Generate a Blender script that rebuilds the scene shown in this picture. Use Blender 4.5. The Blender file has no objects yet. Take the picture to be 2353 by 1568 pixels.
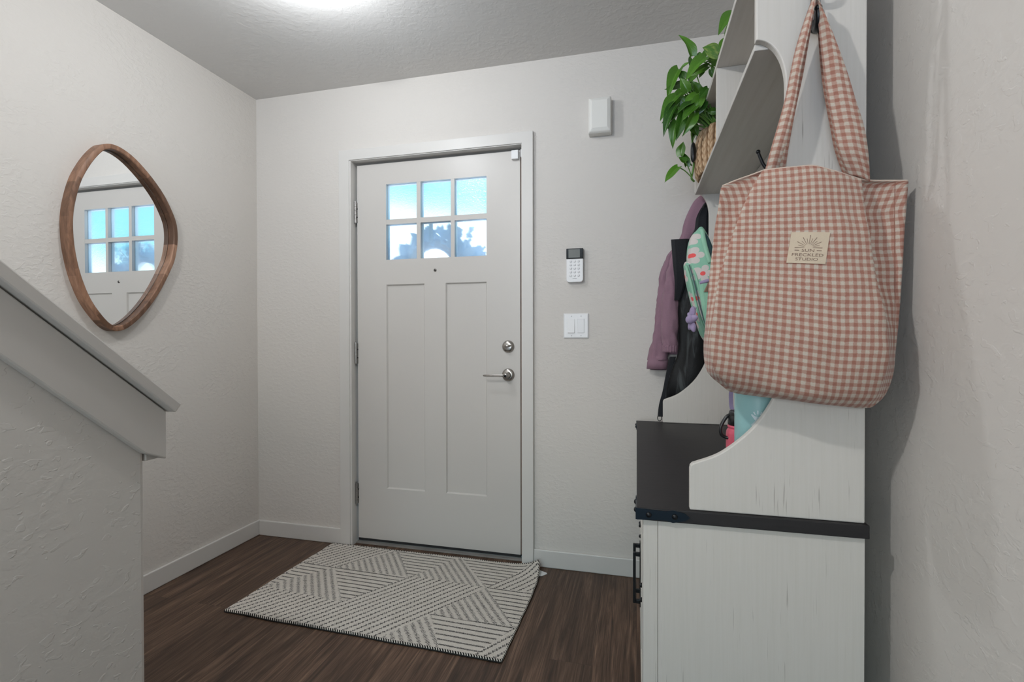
# Entry hall with front door, mirror, hall tree and tote bag - Blender 4.5
import bpy, bmesh, math, random
from math import sin, cos, pi, radians, sqrt, atan2
from mathutils import Vector, Matrix, noise

S = bpy.context.scene
COL = S.collection
RND = random.Random(7)

# ---------------------------------------------------------------- camera, sky, lights, exposure
H = 1.11                                   # camera height
cam_data = bpy.data.cameras.new('camera')
cam_data.sensor_width = 36.0
cam_data.lens = 1136.0 / 2353.0 * 36.0
cam_data.clip_start = 0.02
cam = bpy.data.objects.new('camera', cam_data)
COL.objects.link(cam)
_yaw, _pit, _rol = radians(14.158), radians(-0.5), radians(-0.1)
_F = Vector((-sin(_yaw) * cos(_pit), cos(_yaw) * cos(_pit), sin(_pit)))
_R0 = Vector((cos(_yaw), sin(_yaw), 0))
_U0 = _R0.cross(_F)
_R = _R0 * cos(_rol) + _U0 * sin(_rol)
_U = -_R0 * sin(_rol) + _U0 * cos(_rol)
cam.matrix_world = Matrix(((_R.x, _U.x, -_F.x, 0), (_R.y, _U.y, -_F.y, 0), (_R.z, _U.z, -_F.z, H), (0, 0, 0, 1)))
S.camera = cam

S.view_settings.view_transform = 'Standard'
S.view_settings.look = 'None'
S.view_settings.gamma = 1.0
S.view_settings.exposure = 0.0
S.view_settings.use_curve_mapping = False
S.cycles.use_denoising = True
S.cycles.max_bounces = 10
S.cycles.diffuse_bounces = 6
S.cycles.sample_clamp_indirect = 6.0
S.cycles.caustics_reflective = False

world = bpy.data.worlds.new('sky')
S.world = world
world.use_nodes = True
wn, wl = world.node_tree.nodes, world.node_tree.links
wn.clear()
w_out = wn.new('ShaderNodeOutputWorld')
w_bg = wn.new('ShaderNodeBackground')
w_tc = wn.new('ShaderNodeTexCoord')
w_sep = wn.new('ShaderNodeSeparateXYZ')
w_rmp = wn.new('ShaderNodeValToRGB')
wl.new(w_tc.outputs['Generated'], w_sep.inputs[0])
w_m = wn.new('ShaderNodeMath')
w_m.operation = 'MULTIPLY_ADD'
wl.new(w_sep.outputs['X'], w_m.inputs[0])
w_m.inputs[1].default_value = 0.10
wl.new(w_sep.outputs['Z'], w_m.inputs[2])
w_m2 = wn.new('ShaderNodeMath')
w_m2.operation = 'ADD'
wl.new(w_m.outputs[0], w_m2.inputs[0])
w_m2.inputs[1].default_value = 0.033
wl.new(w_m2.outputs[0], w_rmp.inputs[0])
# sky behind the camera is boosted over the porch side to fill the room
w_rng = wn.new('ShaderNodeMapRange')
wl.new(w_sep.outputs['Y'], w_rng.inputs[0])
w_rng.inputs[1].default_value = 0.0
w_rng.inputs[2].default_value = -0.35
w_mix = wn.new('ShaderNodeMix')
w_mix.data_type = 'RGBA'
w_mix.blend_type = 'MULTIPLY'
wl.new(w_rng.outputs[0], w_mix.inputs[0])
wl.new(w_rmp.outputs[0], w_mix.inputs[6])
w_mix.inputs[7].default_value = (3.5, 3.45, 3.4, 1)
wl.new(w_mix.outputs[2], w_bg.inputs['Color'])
wl.new(w_bg.outputs[0], w_out.inputs[0])
_e = w_rmp.color_ramp.elements
_e[0].position, _e[0].color = 0.0, (0.60, 0.75, 0.95, 1)
_e[1].position, _e[1].color = 1.0, (0.12, 0.45, 0.95, 1)
for _p, _c in ((0.12, (0.95, 1.0, 1.0, 1)), (0.222, (0.80, 0.95, 1.0, 1)), (0.250, (0.08, 0.35, 0.42, 1)), (0.33, (0.06, 0.31, 0.44, 1)), (0.5, (0.12, 0.38, 0.55, 1))):
    _n = w_rmp.color_ramp.elements.new(_p)
    _n.color = _c
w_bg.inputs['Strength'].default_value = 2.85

def area_light(name, loc, rot, size, power, color, shape='DISK', size_y=None):
    d = bpy.data.lights.new(name, 'AREA')
    d.shape = shape
    d.size = size
    if size_y:
        d.size_y = size_y
    d.energy = power
    d.color = color
    o = bpy.data.objects.new(name, d)
    o.location = loc
    o.rotation_euler = rot
    COL.objects.link(o)
    return o

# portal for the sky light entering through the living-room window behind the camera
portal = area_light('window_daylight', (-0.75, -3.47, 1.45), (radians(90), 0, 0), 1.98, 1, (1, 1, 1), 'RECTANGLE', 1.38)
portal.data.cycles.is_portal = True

# ---------------------------------------------------------------- helpers
def link(name, me, mat=None, parent=None, smooth=False):
    o = bpy.data.objects.new(name, me)
    COL.objects.link(o)
    if mat is not None:
        me.materials.clear()
        for m in (mat if isinstance(mat, (list, tuple)) else [mat]):
            me.materials.append(m)
    if parent is not None:
        o.parent = parent
        o.matrix_parent_inverse = parent.matrix_world.inverted()
    if smooth:
        for p in me.polygons:
            p.use_smooth = True
    return o

def obj(name, bm, mat=None, parent=None, smooth=False, recalc=True):
    if recalc:
        bmesh.ops.recalc_face_normals(bm, faces=bm.faces)
    me = bpy.data.meshes.new(name)
    bm.to_mesh(me)
    bm.free()
    return link(name, me, mat, parent, smooth)

def thing(name, label, cat, loc=(0, 0, 0), group=None, kind=None):
    o = bpy.data.objects.new(name, None)
    o.empty_display_size = 0.05
    o.location = loc
    COL.objects.link(o)
    o['label'] = label
    o['category'] = cat
    if group:
        o['group'] = group
    if kind:
        o['kind'] = kind
    o.matrix_world = Matrix.Translation(loc)
    return o

def tag(o, label, cat, group=None, kind=None):
    o['label'] = label
    o['category'] = cat
    if group:
        o['group'] = group
    if kind:
        o['kind'] = kind
    return o

def box(bm, x0, x1, y0, y1, z0, z1):
    vs = [bm.verts.new((x, y, z)) for z in (z0, z1) for y in (y0, y1) for x in (x0, x1)]
    for f in ((0, 2, 3, 1), (4, 5, 7, 6), (0, 1, 5, 4), (2, 6, 7, 3), (0, 4, 6, 2), (1, 3, 7, 5)):
        bm.faces.new([vs[i] for i in f])
    return vs

def boxes(*bs):
    bm = bmesh.new()
    for b in bs:
        box(bm, *b)
    return bm

def bevel(o, w, seg=2, angle=35):
    m = o.modifiers.new('bevel', 'BEVEL')
    m.width = w
    m.segments = seg
    m.limit_method = 'ANGLE'
    m.angle_limit = radians(angle)
    m.harden_normals = False
    return o

def subsurf(o, n=1):
    m = o.modifiers.new('subsurf', 'SUBSURF')
    m.levels = n
    m.render_levels = n
    return o

def prism(bm, pts, a, b, axis):
    """Extrude the closed outline pts (2-D) from a to b along an axis: X pts are (y,z), Y pts are (x,z), Z pts are (x,y)."""
    def mk(p, t):
        return {'X': (t, p[0], p[1]), 'Y': (p[0], t, p[1]), 'Z': (p[0], p[1], t)}[axis]
    v0 = [bm.verts.new(mk(p, a)) for p in pts]
    v1 = [bm.verts.new(mk(p, b)) for p in pts]
    n = len(pts)
    bm.faces.new(v0)
    bm.faces.new(list(reversed(v1)))
    for i in range(n):
        bm.faces.new((v0[i], v0[(i + 1) % n], v1[(i + 1) % n], v1[i]))

def frame_of(t):
    t = t.normalized()
    a = Vector((0, 0, 1)) if abs(t.z) < 0.9 else Vector((1, 0, 0))
    u = t.cross(a).normalized()
    return u, t.cross(u).normalized()

def tube(bm, pts, r, n=8, caps=True, close=False):
    pts = [Vector(p) for p in pts]
    rad = r if isinstance(r, (list, tuple)) else [r] * len(pts)
    rings = []
    u = None
    for i, p in enumerate(pts):
        if close:
            t = pts[(i + 1) % len(pts)] - pts[i - 1]
        else:
            t = pts[min(i + 1, len(pts) - 1)] - pts[max(i - 1, 0)]
        t.normalize()
        if u is None:
            u, w = frame_of(t)
        else:
            u = (u - t * u.dot(t)).normalized()
            w = t.cross(u)
        rings.append([bm.verts.new(p + (u * cos(2 * pi * k / n) + w * sin(2 * pi * k / n)) * rad[i]) for k in range(n)])
    m = len(rings)
    for i in range(m if close else m - 1):
        a, b = rings[i], rings[(i + 1) % m]
        for k in range(n):
            bm.faces.new((a[k], a[(k + 1) % n], b[(k + 1) % n], b[k]))
    if caps and not close:
        bm.faces.new(list(reversed(rings[0])))
        bm.faces.new(rings[-1])
    return rings

def lathe(bm, prof, n=32, center=(0, 0, 0), axis='Z'):
    """Revolve (r, h) profile about an axis through center."""
    def at(p):
        return bm.verts.new((p[0] + center[0], p[1] + center[1], p[2] + center[2]))
    rings = []
    for r, h in prof:
        if r < 1e-6:
            rings.append([at({'Z': (0, 0, h), 'Y': (0, h, 0), 'X': (h, 0, 0)}[axis])])
            continue
        ring = []
        for k in range(n):
            a = 2 * pi * k / n
            c, s = r * cos(a), r * sin(a)
            ring.append(at({'Z': (c, s, h), 'Y': (c, h, s), 'X': (h, c, s)}[axis]))
        rings.append(ring)
    for i in range(len(rings) - 1):
        p, q = rings[i], rings[i + 1]
        for k in range(n):
            j = (k + 1) % n
            if len(p) == 1 and len(q) == 1:
                continue
            if len(p) == 1:
                bm.faces.new((p[0], q[j], q[k]))
            elif len(q) == 1:
                bm.faces.new((p[k], p[j], q[0]))
            else:
                bm.faces.new((p[k], p[j], q[j], q[k]))
    if len(rings[0]) > 1:
        bm.faces.new(rings[0])
    if len(rings[-1]) > 1:
        bm.faces.new(list(reversed(rings[-1])))

def catmull(ps, n, closed=False):
    ps = [Vector(p) for p in ps]
    out = []
    m = len(ps)
    for i in range(m if closed else m - 1):
        if closed:
            p0, p1, p2, p3 = ps[i - 1], ps[i], ps[(i + 1) % m], ps[(i + 2) % m]
        else:
            p0, p1, p2, p3 = ps[max(i - 1, 0)], ps[i], ps[i + 1], ps[min(i + 2, m - 1)]
        for k in range(n):
            t = k / n
            out.append(0.5 * ((2 * p1) + (p2 - p0) * t + (2 * p0 - 5 * p1 + 4 * p2 - p3) * t * t + (3 * p1 - p0 - 3 * p2 + p3) * t ** 3))
    if not closed:
        out.append(ps[-1])
    return out

def loft(bm, rings, caps=True):
    vr = [[bm.verts.new(p) for p in r] for r in rings]
    n = len(vr[0])
    for i in range(len(vr) - 1):
        for k in range(n):
            bm.faces.new((vr[i][k], vr[i][(k + 1) % n], vr[i + 1][(k + 1) % n], vr[i + 1][k]))
    if caps:
        bm.faces.new(list(reversed(vr[0])))
        bm.faces.new(vr[-1])
    return vr

def hang(rows, n=40, power=2.6, fold=0.0, freq=7, seed=0, sub=5, caps=True, tilt=0.0):
    """Hanging soft body from rows (z, x_left, x_right, y_centre, half_depth) top to bottom; folds run downwards."""
    rr = catmull([Vector((r[1], r[2], r[3])) for r in rows], sub)
    zz = catmull([Vector((r[0], r[4], 0)) for r in rows], sub)
    bm = bmesh.new()
    rings = []
    tot = len(rr)
    for i, (a, b) in enumerate(zip(rr, zz)):
        xl, xr, yc = a
        z, hd = b.x, max(b.y, 0.003)
        cx, hw = (xl + xr) / 2, max((xr - xl) / 2, 0.003)
        ring = []
        v = i / max(tot - 1, 1)
        for k in range(n):
            t = 2 * pi * k / n
            c, s = cos(t), sin(t)
            px = math.copysign(abs(c) ** (2 / power), c)
            py = math.copysign(abs(s) ** (2 / power), s)
            f = fold * (0.25 + 0.75 * v) * (sin(freq * t + seed + 1.3 * sin(3 * v + seed)) * 0.6 + noise.noise(Vector((c * 2.2 + seed, s * 2.2, z * 9))) * 0.9)
            ring.append(Vector((cx + px * (hw + f * 0.35), yc + py * (hd + f), z + tilt * (px * hw))))
        rings.append(ring)
    loft(bm, rings, caps)
    return bm

def sweep_oval(pts, ra, rb, n=20, wr=0.0, seed=0, power=2.0):
    """Limb-like cloth tube along pts; ra,rb half-sizes across (X-ish) and in depth (Y)."""
    bm = bmesh.new()
    rings = []
    for i, p in enumerate(pts):
        p = Vector(p)
        ring = []
        for k in range(n):
            t = 2 * pi * k / n
            c, s = cos(t), sin(t)
            w = wr * noise.noise(Vector((c * 1.8 + seed, s * 1.8, p.z * 26)))
            ring.append(p + Vector((math.copysign(abs(c) ** (2 / power), c) * (ra[i] + w), math.copysign(abs(s) ** (2 / power), s) * (rb[i] + w), 0)))
        rings.append(ring)
    loft(bm, rings)
    return bm

# ---------------------------------------------------------------- materials
def srgb(r, g, b):
    f = lambda c: (c / 255 / 12.92) if c / 255 <= 0.04045 else ((c / 255 + 0.055) / 1.055) ** 2.4
    return (f(r), f(g), f(b), 1)

class NT:
    def __init__(self, name, rough=0.5, metal=0.0, color=(0.8, 0.8, 0.8, 1), spec=0.5):
        self.m = bpy.data.materials.new(name)
        self.m.use_nodes = True
        self.n, self.l = self.m.node_tree.nodes, self.m.node_tree.links
        self.b = self.n['Principled BSDF']
        self.b.inputs['Base Color'].default_value = color
        self.b.inputs['Roughness'].default_value = rough
        self.b.inputs['Metallic'].default_value = metal
        self.b.inputs['Specular IOR Level'].default_value = spec
    def node(self, typ, **kw):
        n = self.n.new('ShaderNode' + typ)
        for k, v in kw.items():
            setattr(n, k, v)
        return n
    def put(self, sock, v):
        if isinstance(v, bpy.types.NodeSocket):
            self.l.new(v, sock)
        else:
            sock.default_value = v
    def coord(self, kind='Object', scale=None, rot=None):
        o = self.node('TexCoord').outputs[kind]
        if scale or rot:
            mp = self.node('Mapping')
            self.l.new(o, mp.inputs[0])
            if scale:
                mp.inputs['Scale'].default_value = scale
            if rot:
                mp.inputs['Rotation'].default_value = rot
            return mp.outputs[0]
        return o
    def noise(self, vec, scale, detail=3, rough=0.5, dist=0.0):
        n = self.node('TexNoise')
        self.l.new(vec, n.inputs['Vector'])
        n.inputs['Scale'].default_value = scale
        n.inputs['Detail'].default_value = detail
        n.inputs['Roughness'].default_value = rough
        n.inputs['Distortion'].default_value = dist
        return n.outputs['Fac']
    def math(self, op, a, b=0.0, c=0.0):
        n = self.node('Math', operation=op)
        self.put(n.inputs[0], a)
        self.put(n.inputs[1], b)
        self.put(n.inputs[2], c)
        return n.outputs[0]
    def ramp(self, fac, *stops, interp='LINEAR'):
        n = self.node('ValToRGB')
        n.color_ramp.interpolation = interp
        self.l.new(fac, n.inputs[0])
        e = n.color_ramp.elements
        while len(e) < len(stops):
            e.new(0.5)
        for i, (p, c) in enumerate(stops):
            e[i].position = p
            e[i].color = c if len(c) == 4 else (*c, 1)
        return n.outputs[0]
    def rng(self, fac, a, b, c=0.0, d=1.0, smooth=False):
        n = self.node('MapRange')
        if smooth:
            n.interpolation_type = 'SMOOTHSTEP'
        self.put(n.inputs[0], fac)
        for i, v in enumerate((a, b, c, d)):
            n.inputs[i + 1].default_value = v
        return n.outputs[0]
    def mix(self, fac, a, b, mode='MIX'):
        n = self.node('Mix', data_type='RGBA', blend_type=mode)
        self.put(n.inputs[0], fac)
        self.put(n.inputs[6], a)
        self.put(n.inputs[7], b)
        return n.outputs[2]
    def bump(self, h, strength, dist=0.01, normal=None):
        n = self.node('Bump')
        n.inputs['Strength'].default_value = strength
        n.inputs['Distance'].default_value = dist
        self.l.new(h, n.inputs['Height'])
        if normal is not None:
            self.l.new(normal, n.inputs['Normal'])
        self.l.new(n.outputs[0], self.b.inputs['Normal'])
        return n.outputs[0]
    def color(self, c):
        self.put(self.b.inputs['Base Color'], c)
    def rough(self, c):
        self.put(self.b.inputs['Roughness'], c)

BLACK = (0, 0, 0, 1)
WHITE = (1, 1, 1, 1)

def simple(name, color, rough=0.5, metal=0.0, spec=0.5, bump=None, vary=0.0):
    t = NT(name, rough, metal, color, spec)
    if bump or vary:
        v = t.coord('Object')
        n = t.noise(v, bump[0] if bump else 40, 4)
        if bump:
            t.bump(n, bump[1], bump[2] if len(bump) > 2 else 0.002)
        if vary:
            dark = tuple(c * (1 - vary) for c in color[:3]) + (1,)
            t.color(t.mix(t.noise(v, 9, 4), dark, color))
    return t.m

def plaster(name, color, amount=1.0, scale=1.0, coarse=0.0, wr=1.0):
    t = NT(name, 0.62, 0, color, 0.25)
    v = t.coord('Object', scale=(.75, .75, 1.15))
    n1 = t.noise(v, 58 * scale, 3, 0.5, 0.35)
    n2 = t.noise(v, 19 * scale, 2, 0.5, 0.4)
    mask = t.rng(t.noise(v, 4.5 * scale, 3), 0.38, 0.62, 0.3, 1.0, True)
    h = t.math('MULTIPLY', t.math('MULTIPLY', t.rng(n1, 0.44, 0.62, 0, 1, True), mask), wr)
    if coarse:
        blob = t.rng(t.noise(v, 62, 2, 0.4, 0.3), 0.60, 0.645, 0, 1, True)
        blob = t.math('MULTIPLY', blob, t.rng(t.noise(v, 7, 2), .36, .50, 0, 1, True))
        h = t.math('ADD', h, t.math('MULTIPLY', blob, coarse))
    h = t.math('ADD', h, t.math('MULTIPLY', n2, 0.6 * min(1, wr + .2)))
    t.bump(h, 0.32 * amount, 0.004)
    return t.m

WALL = (0.63, 0.602, 0.568, 1)
M = {}
M['wall'] = plaster('wall_paint', WALL, 0.55)
M['wall_side'] = plaster('wall_paint_side', WALL, 0.8)
M['wall_half'] = plaster('wall_paint_trowelled', WALL, 0.7, 0.8, 1.1, 0.25)
M['ceiling'] = plaster('ceiling_paint', (0.66, 0.65, 0.635, 1), 0.42, 0.8, 0.3)
M['wall_right'] = plaster('wall_paint_right', WALL, 0.55, 0.8, 0.9, 0.5)
M['trim'] = simple('trim_paint', (0.63, 0.615, 0.59, 1), 0.4)
M['door'] = simple('door_paint', (0.57, 0.548, 0.52, 1), 0.38, bump=(220, 0.03, 0.001))
M['cap'] = simple('cap_paint', (0.56, 0.535, 0.505, 1), 0.42, bump=(60, 0.05, 0.002))
M['white_plastic'] = simple('white_plastic', (0.78, 0.785, 0.79, 1), 0.35)
M['black_plastic'] = simple('black_plastic', (0.012, 0.012, 0.013, 1), 0.35)
M['black_rubber'] = simple('black_rubber', (0.015, 0.015, 0.016, 1), 0.7)
M['black_metal'] = simple('black_metal', (0.010, 0.011, 0.013, 1), 0.36, 0.4)
M['nickel'] = simple('satin_nickel', (0.42, 0.40, 0.375, 1), 0.27, 1.0)
M['steel'] = simple('dull_steel', (0.40, 0.39, 0.38, 1), 0.33, 1.0)

def mat_floor():
    t = NT('plank_floor', 0.4, 0, spec=0.3)
    v = t.coord('Object', rot=(0, 0, radians(90)))
    br = t.node('TexBrick')
    br.offset = 0.37
    br.inputs['Scale'].default_value = 1.0
    br.inputs['Mortar Size'].default_value = 0.0007
    br.inputs['Mortar Smooth'].default_value = 0.3
    br.inputs['Brick Width'].default_value = 1.22
    br.inputs['Row Height'].default_value = 0.148
    br.inputs['Color1'].default_value = (0, 0, 0, 1)
    br.inputs['Color2'].default_value = (1, 1, 1, 1)
    br.inputs['Mortar'].default_value = (0.5, 0.5, 0.5, 1)
    t.l.new(v, br.inputs['Vector'])
    tone = br.outputs['Color']
    # grain: stretched along the planks, offset per plank
    mp = t.node('Mapping')
    t.l.new(v, mp.inputs[0])
    mp.inputs['Scale'].default_value = (1.3, 22, 1)
    off = t.node('VectorMath', operation='ADD')
    t.l.new(mp.outputs[0], off.inputs[0])
    comb = t.node('CombineXYZ')
    t.l.new(t.math('MULTIPLY', tone, 37.0), comb.inputs[0])
    t.l.new(t.math('MULTIPLY', tone, 11.0), comb.inputs[1])
    t.l.new(comb.outputs[0], off.inputs[1])
    g1 = t.noise(off.outputs[0], 1.5, 6, 0.62, 1.4)
    mp2 = t.node('Mapping')
    t.l.new(v, mp2.inputs[0])
    mp2.inputs['Scale'].default_value = (3.0, 120, 1)
    g2 = t.noise(mp2.outputs[0], 2.0, 3, 0.6)
    c = t.ramp(g1, (0.26, srgb(44, 33, 27)), (0.43, srgb(80, 61, 49)), (0.57, srgb(110, 86, 70)), (0.74, srgb(150, 122, 102)))
    c = t.mix(t.rng(g2, 0.38, 0.66, 0.0, 0.55), c, srgb(36, 27, 22))
    c = t.mix(t.math('MULTIPLY', tone, 0.42), c, srgb(50, 39, 33))
    c = t.mix(t.math('MULTIPLY', br.outputs['Fac'], .6), c, srgb(30, 23, 19))
    t.color(c)
    t.rough(t.rng(g2, 0.2, 0.8, 0.34, 0.5))
    t.bump(t.math('SUBTRACT', t.math('MULTIPLY', g2, 0.3), br.outputs['Fac']), 0.18, 0.002)
    return t.m
M['floor'] = mat_floor()

def mat_grain(name, light, dark, streak, axis='Z', amount=0.5, rough=0.45, scale=1.0):
    """Painted / laminate board with fine streaks along one axis."""
    t = NT(name, rough, 0, light, 0.3)
    sc = {'Z': (170, 170, 5.0), 'Y': (70, 3.0, 70), 'X': (3, 70, 70)}[axis]
    v = t.coord('Object', scale=tuple(s * scale for s in sc))
    g = t.noise(v, 1.0, 4, 0.6, 0.2)
    v2 = t.coord('Object', scale=tuple(s * scale * 1.9 for s in sc))
    g2 = t.noise(v2, 1.0, 2, 0.5, 0.1)
    c = t.mix(t.rng(g, 0.4, 0.75, 0, 1), light, dark)
    c = t.mix(t.math('MULTIPLY', t.rng(g2, 0.66, 0.74, 0, amount), t.rng(t.noise(t.coord('Object', scale=(9, 9, 5)), 1.0, 2), .5, .62)), c, streak)
    t.color(c)
    t.bump(g, 0.06, 0.002)
    return t.m

M['board'] = mat_grain('whitewashed_board', srgb(203, 199, 193), srgb(199, 195, 188), srgb(152, 146, 139), 'Z', 0.8)
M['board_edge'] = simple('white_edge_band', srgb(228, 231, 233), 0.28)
M['dark_top'] = mat_grain('charcoal_laminate', srgb(40, 38, 39), srgb(33, 32, 33), srgb(27, 26, 27), 'X', 0.5, 0.5)
M['dark_edge'] = mat_grain('charcoal_edge_reflection', srgb(27, 33, 42), srgb(22, 27, 35), srgb(16, 20, 26), 'X', 0.5, 0.4)  # navy tint of a reflection put into the edge colour

def mat_walnut():
    t = NT('walnut', 0.42, 0, spec=0.3)
    at = t.node('Attribute', attribute_name='tone').outputs['Fac']
    v = t.coord('Object', scale=(40, 40, 9))
    g = t.noise(v, 1.0, 5, 0.6, 1.0)
    g = t.math('ADD', t.math('MULTIPLY', g, 0.75), t.math('MULTIPLY', at, 0.42))
    t.color(t.ramp(g, (0.2, srgb(98, 72, 56)), (0.45, srgb(146, 110, 88)), (0.68, srgb(178, 140, 116)), (0.9, srgb(206, 172, 148))))
    t.bump(g, 0.05, 0.001)
    return t.m
M['walnut'] = mat_walnut()
M['mirror'] = simple('silvered_glass', (0.93, 0.94, 0.94, 1), 0.0, 1.0)

def mat_glass():
    """Seedy obscure glass: part clear, part rough refraction, part scattering."""
    t = NT('textured_glass')
    t.n.remove(t.b)
    out = t.n['Material Output']
    v = t.coord('Object')
    n = t.noise(v, 130, 2, 0.5, 0.6)
    bp_ = t.node('Bump')
    bp_.inputs['Strength'].default_value = 0.4
    bp_.inputs['Distance'].default_value = 0.004
    t.l.new(n, bp_.inputs['Height'])
    tr = t.node('BsdfTransparent')
    tr.inputs[0].default_value = (0.95, 0.99, 1, 1)
    rf = t.node('BsdfRefraction')
    rf.inputs['Color'].default_value = (0.95, 0.99, 1, 1)
    rf.inputs['Roughness'].default_value = 0.26
    rf.inputs['IOR'].default_value = 1.12
    t.l.new(bp_.outputs[0], rf.inputs['Normal'])
    tl = t.node('BsdfTranslucent')
    tl.inputs[0].default_value = (0.80, 0.92, 1, 1)
    gl = t.node('BsdfGlossy')
    gl.inputs['Roughness'].default_value = 0.15
    t.l.new(bp_.outputs[0], gl.inputs['Normal'])
    def mx(f, a, b):
        m = t.node('MixShader')
        m.inputs[0].default_value = f
        t.l.new(a, m.inputs[1])
        t.l.new(b, m.inputs[2])
        return m.outputs[0]
    s = mx(0.50, tr.outputs[0], rf.outputs[0])
    s = mx(0.22, s, tl.outputs[0])
    s = mx(0.05, s, gl.outputs[0])
    t.l.new(s, out.inputs['Surface'])
    return t.m
M['glass'] = mat_glass()

# ================================================================ the setting
YB, XL, XR, HC = 2.343, -2.065, 0.50, 2.438
Y0 = -3.5

def struct(name, bm, mat, label, cat, **k):
    o = obj(name, bm, mat, **k)
    return tag(o, label, cat, kind='structure')

struct('floor', boxes((XL - .1, XR + .1, Y0 - .1, YB + .14, -.1, 0)), M['floor'], 'dark brown wood plank floor of the entry hall', 'floor')
struct('ceiling', boxes((XL - .1, XR + .1, Y0 - .1, YB + .14, HC, HC + .1)), M['ceiling'], 'grey white textured ceiling over the entry hall', 'ceiling')
struct('wall_back', boxes((XL - .1, -1.485, YB, YB + .14, 0, HC), (-.53, XR + .1, YB, YB + .14, 0, HC), (-1.485, -.53, YB, YB + .14, 2.05, HC)),
       M['wall'], 'off white textured wall around the front door', 'wall')
struct('wall_left', boxes((XL - .1, XL, Y0, YB, 0, HC)), M['wall_side'], 'off white textured wall behind the mirror', 'wall')
struct('wall_right', boxes((XR, XR + .1, Y0, YB, 0, HC)), M['wall_right'], 'off white trowelled wall beside the hall tree', 'wall')
struct('wall_rear', boxes((XL - .1, -1.75, Y0 - .1, Y0, 0, HC), (.25, XR + .1, Y0 - .1, Y0, 0, HC), (-1.75, .25, Y0 - .1, Y0, 0, .75), (-1.75, .25, Y0 - .1, Y0, 2.15, HC)),
       M['wall'], 'off white wall with a wide window behind the camera', 'wall')
struct('window_1', boxes((-1.75, -1.70, Y0 - .08, Y0 + .02, .75, 2.15), (.20, .25, Y0 - .08, Y0 + .02, .75, 2.15), (-1.70, .20, Y0 - .08, Y0 + .02, .75, .80), (-1.70, .20, Y0 - .08, Y0 + .02, 2.10, 2.15)),
       M['trim'], 'white frame of the wide window behind the camera', 'window')

def base(name, bm, label):
    o = struct(name, bm, M['trim'], label, 'baseboard')
    bevel(o, .004, 2)
base('baseboard_left', boxes((XL, XL + .0125, .93, YB, 0, .084)), 'white baseboard below the mirror wall')
base('baseboard_back', boxes((XL + .0125, -1.5335, YB - .0125, YB, 0, .084)), 'white baseboard left of the front door')
base('baseboard_back.001', boxes((-.482, XR, YB - .0125, YB, 0, .084)), 'white baseboard right of the front door')
base('baseboard_right', boxes((XR - .0125, XR, Y0, YB - .0125, 0, .084)), 'white baseboard behind the hall tree')

# stair half wall with its sloped cap
hw = thing('wall_stair', 'stair half wall with a sloped painted cap in the left foreground', 'wall', (-1.16, .5, 0), kind='structure')
def slope_z(y, y0, z0, m):
    return z0 + (y0 - y) * m
bm = bmesh.new()
ytop = .9555 - (HC - .9495) / .852
prism(bm, [(.897, 0), (.897, .94), (-.83, 2.40), (-.83, 0)], -1.22, -1.10, 'X')
o = obj('half_wall', bm, M['wall_half'], hw)
bevel(o, .012, 3)
bm = bmesh.new()
ye = -.75
prism(bm, [(.9335, .9345), (.9335, .822), (.881, .8465), (ye, slope_z(ye, .881, .8465, .893)), (ye, slope_z(ye, .9335, .9345, .845))], -1.10, -1.08, 'X')
prism(bm, [(.9335, .9345), (.9335, .822), (.881, .8465), (ye, slope_z(ye, .881, .8465, .893)), (ye, slope_z(ye, .9335, .9345, .845))], -1.24, -1.22, 'X')
box(bm, -1.22, -1.10, .897, .9335, .8235, .934)
o = obj('skirt_board', bm, M['cap'], hw)
bevel(o, .003, 2)
bm = bmesh.new()
prism(bm, [(.957, .9495), (.9415, .9315), (ye, slope_z(ye, .9415, .9315, .845)), (ye, slope_z(ye, .957, .9495, .852))], -1.26, -1.06, 'X')
o = obj('cap_board', bm, M['cap'], hw)
bevel(o, .003, 2)

# stairs between the half wall and the left wall
bm = bmesh.new()
for i in range(6):
    box(bm, XL, -1.24, -.85, .60 - .25 * i, .185 * i, .185 * (i + 1) - .025)
    box(bm, XL, -1.24, -.85, .625 - .25 * i, .185 * (i + 1) - .025, .185 * (i + 1))
struct('stairs', bm, [M['trim']], 'white stair steps hidden behind the half wall', 'stairs')

# ---------------------------------------------------------------- front door
YD0, YD1 = YB + .030, YB + .074
tr = thing('trim_1', 'white door casing and jamb around the front door', 'door frame', (-1.0, YB, 0), kind='structure')
bm = bmesh.new()
prism(bm, [(-1.5335, 0), (-1.4745, 0), (-1.4745, 2.0425), (-.5375, 2.0425), (-.5375, 0), (-.482, 0), (-.482, 2.0975), (-1.5335, 2.0975)], YB - .018, YB, 'Y')
bevel(obj('casing', bm, M['trim'], tr), .002, 2)
bm = boxes((-1.485, -1.4655, YB - .012, YB + .14, 0, 2.05), (-.5400, -.53, YB - .012, YB + .14, 0, 2.05), (-1.4655, -.5400, YB - .012, YB + .14, 2.039, 2.05))
box(bm, -1.4655, -1.4535, YB + .078, YB + .12, 0, 2.0345)
box(bm, -.5585, -.5400, YB + .078, YB + .12, 0, 2.0345)
box(bm, -1.4535, -.5585, YB + .078, YB + .12, 2.023, 2.0345)
obj('jamb', bm, M['trim'], tr)
bm = boxes((-.5562, -.5500, YD0 + .004, YD0 + .03, .03, 2.03))
obj('weatherstrip', bm, simple('weatherstrip_brown', srgb(120, 105, 96), .7), tr)
tr2 = struct('trim_2', boxes((-1.4655, -.5400, YB + .026, YB + .13, 0, .006), (-1.4655, -.5400, YB + .040, YB + .13, .006, .010)),
             simple('dusty_sill', srgb(172, 168, 163), .55, 0.1, bump=(90, .4, .002), vary=.6), 'worn dusty metal sill under the front door', 'door sill')

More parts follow.
